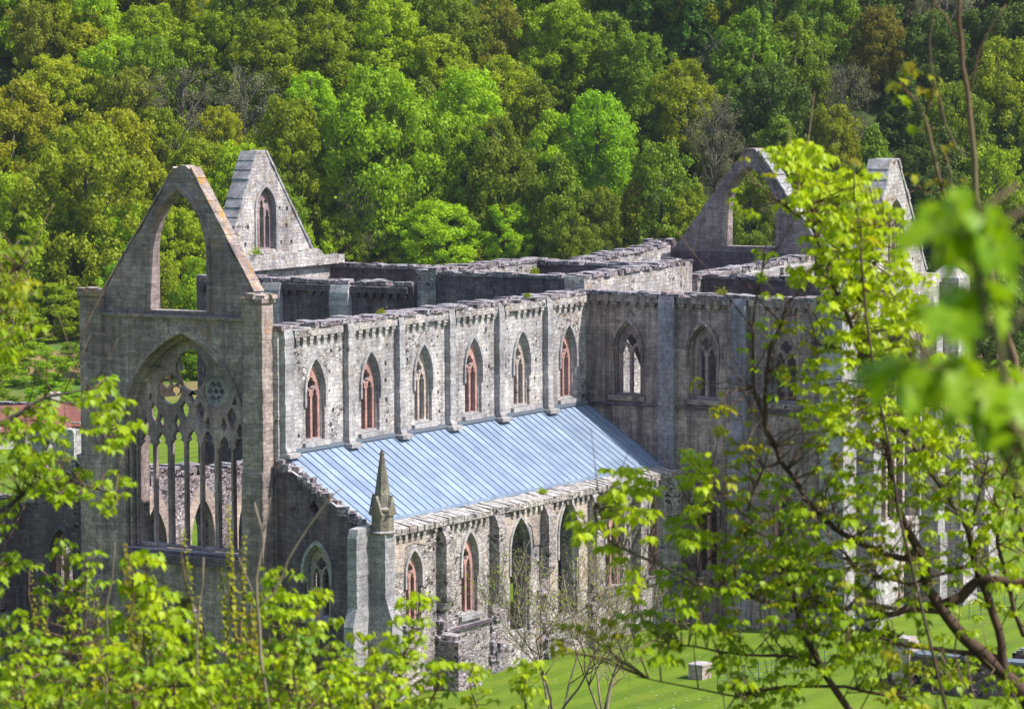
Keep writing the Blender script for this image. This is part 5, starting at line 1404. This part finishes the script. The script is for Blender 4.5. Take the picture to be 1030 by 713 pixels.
def add_leaf(m, base, ydir, nrm, s, fold, rng):
    yd = ydir.normalized()
    xd = yd.cross(nrm)
    if xd.length < 1e-4:
        xd = yd.orthogonal()
    xd.normalize()
    zd = xd.cross(yd)
    vs = []
    pts = [(0, .34)] + OUTL
    for a, b in pts:
        zz = fold * abs(a) - .22 * b * b + .1 * a * a
        vs.append(base + xd * (a * s) + yd * (b * s) + zd * (zz * s))
    n = len(OUTL)
    m.add(vs, [(0, 1 + i, 1 + (i + 1) % n) for i in range(n)])


def add_cluster(m, st, pos, s, rng, nmin=5, nmax=8):
    pos = Vector(pos)
    n = rng.randint(nmin, nmax)
    a0 = rng.uniform(0, 6.28)
    for k in range(n):
        az = a0 + k * 2.4 + rng.uniform(-.3, .3)
        pit = rng.uniform(-.1, .5) - (.0 if k > 1 else -.3)
        d = Vector((math.cos(az) * math.cos(pit), math.sin(az) * math.cos(pit), math.sin(pit)))
        pl_ = s * rng.uniform(.35, .8)
        b = pos + d * pl_
        dr = rng.uniform(.25, 1.15)
        yd = Vector((math.cos(az) * math.cos(dr), math.sin(az) * math.cos(dr), -math.sin(dr)))
        nr = Vector((math.cos(az) * math.sin(dr), math.sin(az) * math.sin(dr), math.cos(dr))) + Vector((rng.gauss(0, .25), rng.gauss(0, .25), rng.gauss(0, .2)))
        sz = s * rng.uniform(.7, 1.2)
        add_leaf(m, b, yd, nr, sz, rng.uniform(-.05, .3), rng)
        st.tube([pos, b], [s * .018, s * .014], 3, False)


def plant(data, name, label, cat, bark, seed, nmin=5, nmax=8):
    rng = random.Random(seed)
    br = data['br']
    cl = list(data['cl'])
    for (x, y, z, rx, rz, n, kind, s) in data.get('mass', ()):   # leaf masses: clusters scattered through a flattened ball
        for _ in range(n):
            while True:
                a, b, c = (rng.uniform(-1, 1) for _ in range(3))
                if a * a + b * b < 1:
                    break
            dp = c * data['dspan']
            cl.append((x + a * rx * math.sin(YAW) + dp * VX, y - a * rx * math.cos(YAW) + dp * VY, z + b * rz, s * rng.uniform(.75, 1.3), kind))
    base = Vector(br[0][0][:3])
    gz = ground_z(base.x, base.y)
    e = empty(name, (base.x, base.y, gz), label, cat)
    off = Vector((base.x, base.y, gz))
    m = MB()
    pale = MB()
    for i, b in enumerate(br):
        pts = [Vector(q[:3]) - off for q in b]
        rr = [q[3] for q in b]
        if i == 0:
            pts = [Vector((0, 0, -.3))] + pts
            rr = [rr[0] * 1.25] + rr
        # a little crookedness between the nodes
        P2, R2 = [], []
        for k in range(len(pts) - 1):
            P2.append(pts[k]); R2.append(rr[k])
            L = (pts[k + 1] - pts[k]).length
            if L < 3:
                P2.append((pts[k] + pts[k + 1]) / 2 + Vector((rng.gauss(0, 1), rng.gauss(0, 1), rng.gauss(0, 1))) * L * .03)
                R2.append((rr[k] + rr[k + 1]) / 2 * rng.uniform(.9, 1.1))
        P2.append(pts[-1]); R2.append(rr[-1])
        (pale if i in data.get('pale', ()) else m).tube(P2, R2, 7)
    for b in data['tw']:
        m.tube([Vector(q[:3]) - off for q in b], [q[3] for q in b], 4)
    nodes = []
    for b in br:
        for k in range(len(b) - 1):
            for f in (0, .25, .5, .75):
                if b[k][3] < .028:
                    nodes.append((Vector(b[k][:3]).lerp(Vector(b[k + 1][:3]), f) - off, b[k][3]))
    tw = MB()
    for p0, r0 in nodes[::3]:                            # fine bare twiglets all along the boughs
        if r0 > .02 or not cl or nmin < 5:
            continue
        a = rng.uniform(0, 6.283)
        d = Vector((math.cos(a) * .7, math.sin(a) * .7, rng.uniform(.1, 1.0))).normalized()
        L = rng.uniform(.15, .5)
        tw.tube([p0, p0 + d * L * .5 + Vector((0, 0, rng.uniform(0, .05))), p0 + d * L + Vector((0, 0, .08))], [.0036, .0028, .0016], 4)
    for c in cl:                                         # a thin twig from the nearest bough to every leaf cluster
        p = Vector(c[:3]) - off
        if not nodes:
            break
        q = min(nodes, key=lambda n_: (n_[0].x - p.x) ** 2 + (n_[0].y - p.y) ** 2 + (n_[0].z - p.z) ** 2 * (.6 if n_[0].z < p.z else 1.5))[0]
        if .03 < (q - p).length < 1.6:
            mid_ = (p + q) / 2 + Vector((rng.gauss(0, .03), rng.gauss(0, .03), rng.uniform(-.02, .05)))
            if rng.random() < .6:
                tw.tube([q, mid_, p], [.0036, .0028, .002], 4)
    kinds = {}
    for c in cl:
        kinds.setdefault(c[4], []).append(c)
    for k, cs in kinds.items():
        lm = MB()
        for c in cs:
            add_cluster(lm, tw, Vector(c[:3]) - off, c[3], rng, nmin, nmax)
        lm.build('foliage', FL[k], e, True)
    if tw.v:
        tw.build('twigs', REDBARK, e, True)
    if pale.v:
        pale.build('branch', PALEBARK, e, True)['label'] = 'long pale branch reaching left'
    m.build('trunk' if name.endswith('tree') else 'stem', bark, e, True)
    return e

plant(SYC, 'sycamore_tree', 'sycamore tree with dark mossy limbs and lime spring leaves over the near transept', 'tree', DARKBARK, 1)
plant(NEAR, 'sycamore_sapling', 'nearest sapling with big soft blurred leaves at the right edge', 'sapling', DARKBARK, 2, 4, 6)
plant(SHOOT, 'budding_tree', 'almost leafless tall reddish shoot with opening buds in the upper right corner', 'tree', REDBARK, 3, 2, 3)
plant(SHOOT2, 'sycamore_sapling', 'thin shoot with a bronze bud tip just left of the near transept gable', 'sapling', DARKBARK, 4, 3, 4)
plant(LEFT, 'sycamore_tree', 'leafy sycamore tree reaching in from the left edge before the entrance front', 'tree', BARK, 5)
plant(TWIG, 'dead_sapling', 'pale leafless forked sapling before the entrance front right buttress', 'sapling', PALEBARK, 6)

SAPL = {'a': 'bronze budded sapling nearest the lower left corner window', 'b': 'sapling with lime tip before the far aisle window', 'c': 'bronze sapling below the entrance front left buttress',
        'd': 'sapling crowned by one big lime leaf cluster under the great window', 'e': 'slim golden budded sapling under the great window, in its middle', 'f': 'golden budded sapling reaching up to the great window sill on its right',
        'g': 'broad lime leaved sapling in front below the great window', 'h': 'tall dense lime sapling before the foot of the aisle end wall', 'i': 'green sapling before the aisle end window',
        'j': 'bushy lime sapling below the stone pinnacle', 'k': 'leaning lime sapling before the first aisle window', 'l': 'green leafy sapling filling the lower left corner',
        'm': 'two stemmed lime sapling before the robbed aisle buttress', 'n': 'mixed green and bronze sapling below the entrance front right buttress', 'o': 'golden green sapling at the bottom edge under the far aisle', 'p': 'golden and lime sapling beside the pale dead twigs',
        'q': 'short lime sapling at the bottom edge in the left corner', 'r': 'short green sapling at the bottom edge under the great window', 's': 'short sapling at the bottom edge left of the pale dead twigs',
        't': 'short sapling at the bottom edge right of the pale dead twigs', 'u': 'low sapling at the bottom edge under the stone pinnacle'}
for key, stems in SAP:
    rng = random.Random(key)
    b0 = Vector(stems[0][0])
    gz = ground_z(b0.x, b0.y)
    off = Vector((b0.x, b0.y, gz))
    e = empty('sycamore_sapling', off, SAPL[key], 'sapling', 'sycamore saplings at the lower left')
    sm = MB()
    mats = {}
    for b, t, kind, s in stems:
        b, t = Vector(b) - off, Vector(t) - off
        L = (t - b).length
        root = Vector((b.x * .3, b.y * .3, -.3))
        n = 9
        pts = [b.lerp(t, i / n) + Vector((rng.gauss(0, .012), rng.gauss(0, .012), 0)) for i in range(n + 1)]
        sm.tube([root] + pts, [.016] + [.011 * (1 - .75 * i / n) for i in range(n + 1)], 6)
        lm = mats.setdefault(kind, MB())
        bud = kind in ('bronze', 'gold')
        z = 0.0
        k = 0
        while z < L * .97:
            p = t.lerp(b, z / L)
            if bud:                                      # opening buds sit in whorls close to the stem
                a = (k % 2) * 1.57 + rng.uniform(-.35, .35)
                grow = min(1.15, .6 + z / (L * .35))
                for q in range(4 if k == 0 else 3):
                    az = a + q * 2.2 + rng.uniform(-.3, .3)
                    d = Vector((math.cos(az), math.sin(az), rng.uniform(.1, .7)))
                    bb = p + d * s * rng.uniform(.15, .6)
                    dr = rng.uniform(.1, 1.0)
                    yd = Vector((math.cos(az) * math.cos(dr), math.sin(az) * math.cos(dr), -math.sin(dr)))
                    nr = Vector((math.cos(az) * math.sin(dr), math.sin(az) * math.sin(dr), math.cos(dr))) + Vector((rng.gauss(0, .25), rng.gauss(0, .25), 0))
                    add_leaf(lm, bb, yd, nr, s * grow * rng.uniform(.75, 1.3), rng.uniform(0, .3), rng)
                z += s * rng.uniform(.7, 1.4)
            else:                                        # leafy laterals, longer towards the ground
                for q in range(2 if k else 1):
                    az = k * 2.4 + q * 3.14 + rng.uniform(-.6, .6)
                    reach = 0.0 if k == 0 else rng.uniform(.25, 1.0) * min(.05 + z * .42, .4)
                    d = Vector((math.cos(az), math.sin(az), rng.uniform(.15, .8)))
                    tip = p + d * reach
                    if reach > .05:
                        sm.tube([p, (p + tip) / 2 + Vector((0, 0, -.01)), tip], [.0034, .0028, .002], 4)
                    tgt = lm if rng.random() > .45 else mats.setdefault('dark' if kind == 'fresh' else 'fresh', MB())
                    add_cluster(tgt, sm, tip, s * .92 * rng.uniform(.7, 1.3), rng, 4, 7)
                z += rng.uniform(.018, .042)
            k += 1
    for kind, lm in mats.items():
        lm.build('foliage', FL[kind], e, True)
    sm.build('stem', REDBARK, e, True)

# ------------------------------------------------------------------ bare young ash trees between the viewpoint and the aisle
def bare_tree(p, h_top, seed, label, spread):
    rng = random.Random(seed)
    gz = ground_z(p[0], p[1])
    e = empty('ash_tree', (p[0], p[1], gz), label, 'tree')
    m = MB()
    buds = MB()
    zb = p[2] - gz
    m.tube([(0, 0, -.4), (.12, .05, zb * .5), (0, 0, zb)], [.13, .09, .055], 7)
    def grow(pos, d, L, r, lev):
        pts = [pos]
        dd = d.copy()
        k = 4
        for i in range(k):
            dd = (dd + Vector((rng.gauss(0, .13), rng.gauss(0, .13), rng.gauss(0, .05) + .05))).normalized()
            pts.append(pts[-1] + dd * (L / k))
        m.tube(pts, [max(.0045, r * (1 - .5 * i / k)) for i in range(k + 1)], 5 if lev < 2 else 3)
        if lev >= 5:
            return
        for i in range(rng.choice((3, 4)) if lev else 4):
            f = rng.uniform(.35, 1.0)
            j = min(k - 1, int(f * k))
            q = pts[j].lerp(pts[j + 1], f * k - j)
            a = rng.uniform(0, 6.283)
            o = dd.orthogonal().normalized()
            o = Matrix.Rotation(a, 3, dd) @ o
            nd = (dd * rng.uniform(.6, 1.0) + o * rng.uniform(.45, .95) * spread + Vector((0, 0, .12))).normalized()
            grow(q, nd, L * rng.uniform(.52, .8), r * .5, lev + 1)
        if lev >= 2:
            for _ in range(2):
                q = pts[-1] + Vector((rng.gauss(0, .08), rng.gauss(0, .08), rng.gauss(0, .08)))
                buds.add([q, q + Vector((.03, .02, .03)), q + Vector((-.01, .03, .07)), q + Vector((-.03, .0, .02))], [(0, 1, 2, 3)])
    H = h_top - zb
    for i in range(4):
        a = i * 1.6 + rng.uniform(-.4, .4)
        grow(Vector((0, 0, zb - rng.uniform(0, .5))), Vector((math.cos(a) * .5 * spread, math.sin(a) * .5 * spread, 1)).normalized(), H * .48, .032, 1)
    m.build('trunk', PALEBARK, e, True)
    tag(buds.build('buds', FL['olive'], e), kind='stuff')
bare_tree(ASH[0], ASH[0][2] - ground_z(ASH[0][0], ASH[0][1]) + 4.3, 5, 'leafless pale ash tree before the middle aisle windows', 1.0)
bare_tree(ASH[1], ASH[1][2] - ground_z(ASH[1][0], ASH[1][1]) + 3.4, 8, 'smaller leafless ash tree before the last aisle windows', 1.0)

# ------------------------------------------------------------------ precinct: walls, railings, stone block, cottages, scrub
def low_wall(name, label, ax, at, t, u0, u1, zf, mat, seed, holes=(), cat='wall'):
    m = MB()
    m.wall(ax, at, t, [(u0, -.4), (u1, -.4)] + ragged(u1, u0, zf, seed, .6, .08), holes)
    o = m.build(name, mat)
    c_ = MB()
    rubble_top(c_, ax, at, t, u0 + .03, u1 - .03, zf, seed + 3, .2, .05, .4)
    c_.build('wall_coping', mat, o)
    return tag(o, label, cat)
mb = MB()
mb.wall('y', 18.6, .8, [(-47, -.4), (-30.3, -.4)] + ragged(-30.3, -47, 2.0, 401, .9, .04))
o = tag(mb.build('boundary_wall', M['purple_rubble']), 'purple rubble wall with a dark slab top in the lower right corner', 'wall')
mb = MB()
rng = random.Random(77)
u = -46.8
while u < -30.4:
    n = min(-30.35, u + rng.uniform(.7, 1.5))
    mb.box(18.45 + rng.uniform(-.04, .04), 19.6, u + .01, n - .01, 2.03, 2.2 + rng.uniform(-.03, .04), .02, rng)
    u = n
mb.build('wall_coping', M['flash'], o)
mb = MB()
mb.box(18.3, 19.7, -30.3, -29.2, -.4, 2.75, .03, rng)
mb.box(18.4, 19.6, -30.2, -29.3, 2.752, 3.0, .04, rng)
mb.build('wall_end_pier', M['cream'], o)
mb = MB()
mb.wall('x', -29.0, .8, [(19.8, -.4), (25.5, -.4)] + ragged(25.5, 19.8, lambda x: 1.5 - (x - 19.8) * .16, 405, .6, .12))
o = tag(mb.build('boundary_wall', M['purple_rubble']), 'short stepped purple wall running back from the pier of the slab topped wall', 'wall')
mb = MB()
rubble_top(mb, 'x', -29.0, .8, 19.9, 25.4, lambda x: 1.5 - (x - 19.8) * .16, 406, .2, .05, .5)
mb.build('wall_coping', M['purple_rubble'], o)
mb = MB()
mb.wall('y', 25.5, .8, [(-47, -.4), (-33.5, -.4)] + ragged(-33.5, -47, 1.5, 407, .9, .06))
o = tag(mb.build('boundary_wall', M['purple_rubble']), 'farther purple wall with a pale sunlit top at the right edge', 'wall')
mb = MB()
rubble_top(mb, 'y', 25.5, .8, -46.9, -33.6, 1.5, 408, .2, .08, .5)
mb.build('wall_coping', M['rubble'], o)
mb = MB()
mb.box(-.55, .55, -.45, .45, -.1, .78, .02, random.Random(3))
mb.box(-.6, .6, -.5, .5, .782, .9, .015, random.Random(4))
o = mb.build('stone_block', M['cream'], loc=(16.2, -17.9, 0))
tag(o, 'pale squared stone block alone on the lawn', 'stone block')
g = NG('green_painted_iron')
IRON = g.out(g.principled((.06, .12, .08), .5, spec=.4))
def railing(p0, p1, label, n):
    e = empty('iron_railing', (p0[0], p0[1], 0), label, 'railing', 'iron estate railings on the lawn')
    p0, p1 = Vector(p0 + (0,)), Vector(p1 + (0,))
    dlt = p1 - p0
    for i in range(n + 1):
        m = MB()
        q = dlt * (i / n)
        m.tube([q + Vector((0, 0, -.2)), q + Vector((0, 0, 1.15))], [.03, .025], 6)
        m.build('post', IRON, e)
    for z in (.25, .5, .75, 1.0):
        m = MB()
        m.tube([Vector((0, 0, z)), dlt + Vector((0, 0, z))], [.018, .018], 5)
        m.build('rail', IRON, e)
railing((13.5, -20.5), (29.5, -24.5), 'green iron railing on the lawn beyond the pale stone block', 14)
railing((44.0, -22.5), (66.0, -27.5), 'green iron railing at the right edge below the branches', 18)
g = NG('red_roof_tile')
P = g.pos()
sx = g.n('ShaderNodeSeparateXYZ')
g.l(P, sx.inputs[0])
c = g.mix(g.noise(P, 2.0, 5, .7), (.15, .055, .045), (.24, .1, .075))
TILE = g.out(g.principled(c, .8, g.math('FRACT', g.math('MULTIPLY', sx.outputs[2], 4.0)), .5, .05))
g = NG('painted_render')
RENDER = g.out(g.principled(g.mix(g.noise(g.pos(), 1.5, 4), (.42, .38, .33), (.55, .51, .46)), .9))
g = NG('window_glass')
GLASS = g.out(g.principled((.03, .035, .045), .1, spec=.6))
def cottage(loc, rz, L, Wd, hw, hr, label):
    e = empty('cottage', loc, label, 'house', 'cottages beyond the ruins')
    e.rotation_euler = (0, 0, rz)
    m = MB()
    m.prism([(0, -Wd / 2, -1), (0, Wd / 2, -1), (0, Wd / 2, hw), (0, 0, hw + hr - .05), (0, -Wd / 2, hw)], 0, -L / 2, L / 2)
    m.build('wall', RENDER, e)
    m = MB()
    for sg_ in (-1, 1):
        m.add([(-L / 2 - .3, sg_ * (Wd / 2 + .35), hw - .2), (L / 2 + .3, sg_ * (Wd / 2 + .35), hw - .2), (L / 2 + .3, 0, hw + hr), (-L / 2 - .3, 0, hw + hr),
               (-L / 2 - .3, sg_ * (Wd / 2 + .35), hw - .05), (L / 2 + .3, sg_ * (Wd / 2 + .35), hw - .05), (L / 2 + .3, 0, hw + hr + .16), (-L / 2 - .3, 0, hw + hr + .16)],
              [(0, 1, 2, 3), (4, 5, 6, 7), (0, 1, 5, 4), (1, 2, 6, 5), (3, 0, 4, 7)])
    rf = m.build('roof', TILE, e)
    m = MB()
    m.box(L / 2 - 1.2, L / 2 - .4, -.4, .4, hw + hr - .6, hw + hr + 1.1)
    m.box(L / 2 - 1.3, L / 2 - .3, -.5, .5, hw + hr + 1.102, hw + hr + 1.25)
    m.build('chimney', RENDER, rf)
    for u in (-L / 4, L / 4):
        m = MB()
        m.box(u - .6, u + .6, -Wd / 2 - .05, -Wd / 2 + .1, 1.0, 2.3)
        f_ = m.build('window', RENDER, e)
        m = MB()
        m.box(u - .5, u - .03, -Wd / 2 - .07, -Wd / 2 - .052, 1.1, 2.2)
        m.box(u + .03, u + .5, -Wd / 2 - .07, -Wd / 2 - .052, 1.1, 2.2)
        m.build('pane', GLASS, f_)
    m = MB()
    m.box(-.5, .5, -Wd / 2 - .04, -Wd / 2 + .1, -.2, 2.0)
    m.build('door', GLASS, e)
def ptst(s, t, z=0):
    x, y = xy_of(s, t)
    return (x, y, z)
cottage(ptst(338, -46.0, -.3), YAW - math.pi / 2 + .25, 9, 6, 2.0, 1.9, 'red tiled cottage at the left edge, left of the ruined doorway')
cottage(ptst(342, -38.5, -.3), YAW - math.pi / 2 - .2, 7, 5.5, 2.0, 1.7, 'red tiled cottage partly hidden by the entrance front left buttress')
c0 = ptst(318, -41.0)
low_wall('ruined_wall', 'pale ruined wall with a dark doorway beyond the far aisle', 'y', c0[0], 1.0, c0[1] - 3.5, c0[1] + 3.0, lambda y: 3.6 if y < c0[1] + .8 else 1.2, M['nave'], 411, [arch(c0[1] - .6, 1.5, .05, 1.5, 2.6)])
c1 = ptst(345, -44.0)
low_wall('ruined_wall', 'grey field wall behind the pale ruined doorway', 'y', c1[0], .8, c1[1] - 12, c1[1] + 9, lambda y: 3.0, M['shade'], 413)
SHR = [(398, -52, 5.2, 8.5, 'bright', 'round bright shrub on the ochre meadow at the left edge'), (402, -44, 5.5, 9, 'bright', 'round bright shrub on the meadow, second from the left edge'),
       (405, -36, 5, 7, 'mid', 'darker shrub on the meadow by the entrance front left buttress'), (425, -47, 3, 12, 'mid', 'low spreading shrub far up the ochre meadow'), (420, -60, 4, 9, 'olive', 'olive shrub on the meadow beyond the left edge'),
       (432, -39, 4, 9, 'dark', 'dark shrub at the wood edge left of the entrance front'),
       (368, -46, 3.5, 7, 'bright', 'low bright bush just above the left cottage'), (371, -39.5, 4, 7, 'bright', 'bright bush between the cottages and the meadow'), (365, -52, 3.5, 7, 'mid', 'mid green bush beyond the left cottage'),
       (440, -55, 7, 11, 'olive', 'olive bush at the wood edge by the left picture edge'), (438, -46, 6, 11, 'mid', 'mid green bush at the wood edge above the ochre meadow'), (415, -38, 4, 8, 'bright', 'small bright bush beside the front left buttress top of the meadow')]
for s, t, h, wd, k, lab in SHR:
    x, y = xy_of(s, t)
    e = empty('shrub', (x, y, ground_z(x, y) - .2), lab, 'shrub')
    e.scale = (wd, wd, h)
    c = link('crown', CROWNS['low'][0], None, e)
    c.material_slots[0].link = 'OBJECT'
    c.material_slots[0].material = LEAF[k]
    link('trunk', TRUNKS[0], None, e).scale = (.5, .5, .6)

# ------------------------------------------------------------------ the spring air over the valley
hz = bpy.data.materials.new('valley_air')
hz.use_nodes = True
ht = hz.node_tree
ht.nodes.clear()
ho = ht.nodes.new('ShaderNodeOutputMaterial')
hv = ht.nodes.new('ShaderNodeVolumePrincipled')
hv.inputs['Color'].default_value = (.80, .88, 1.0, 1)
hv.inputs['Density'].default_value = .00005
hv.inputs['Anisotropy'].default_value = .2
ht.links.new(hv.outputs[0], ho.inputs['Volume'])
mb = MB()
mb.box(-2700, 4200, -3900, 4400, -2, 400)
tag(mb.build('haze', hz), kind='stuff')
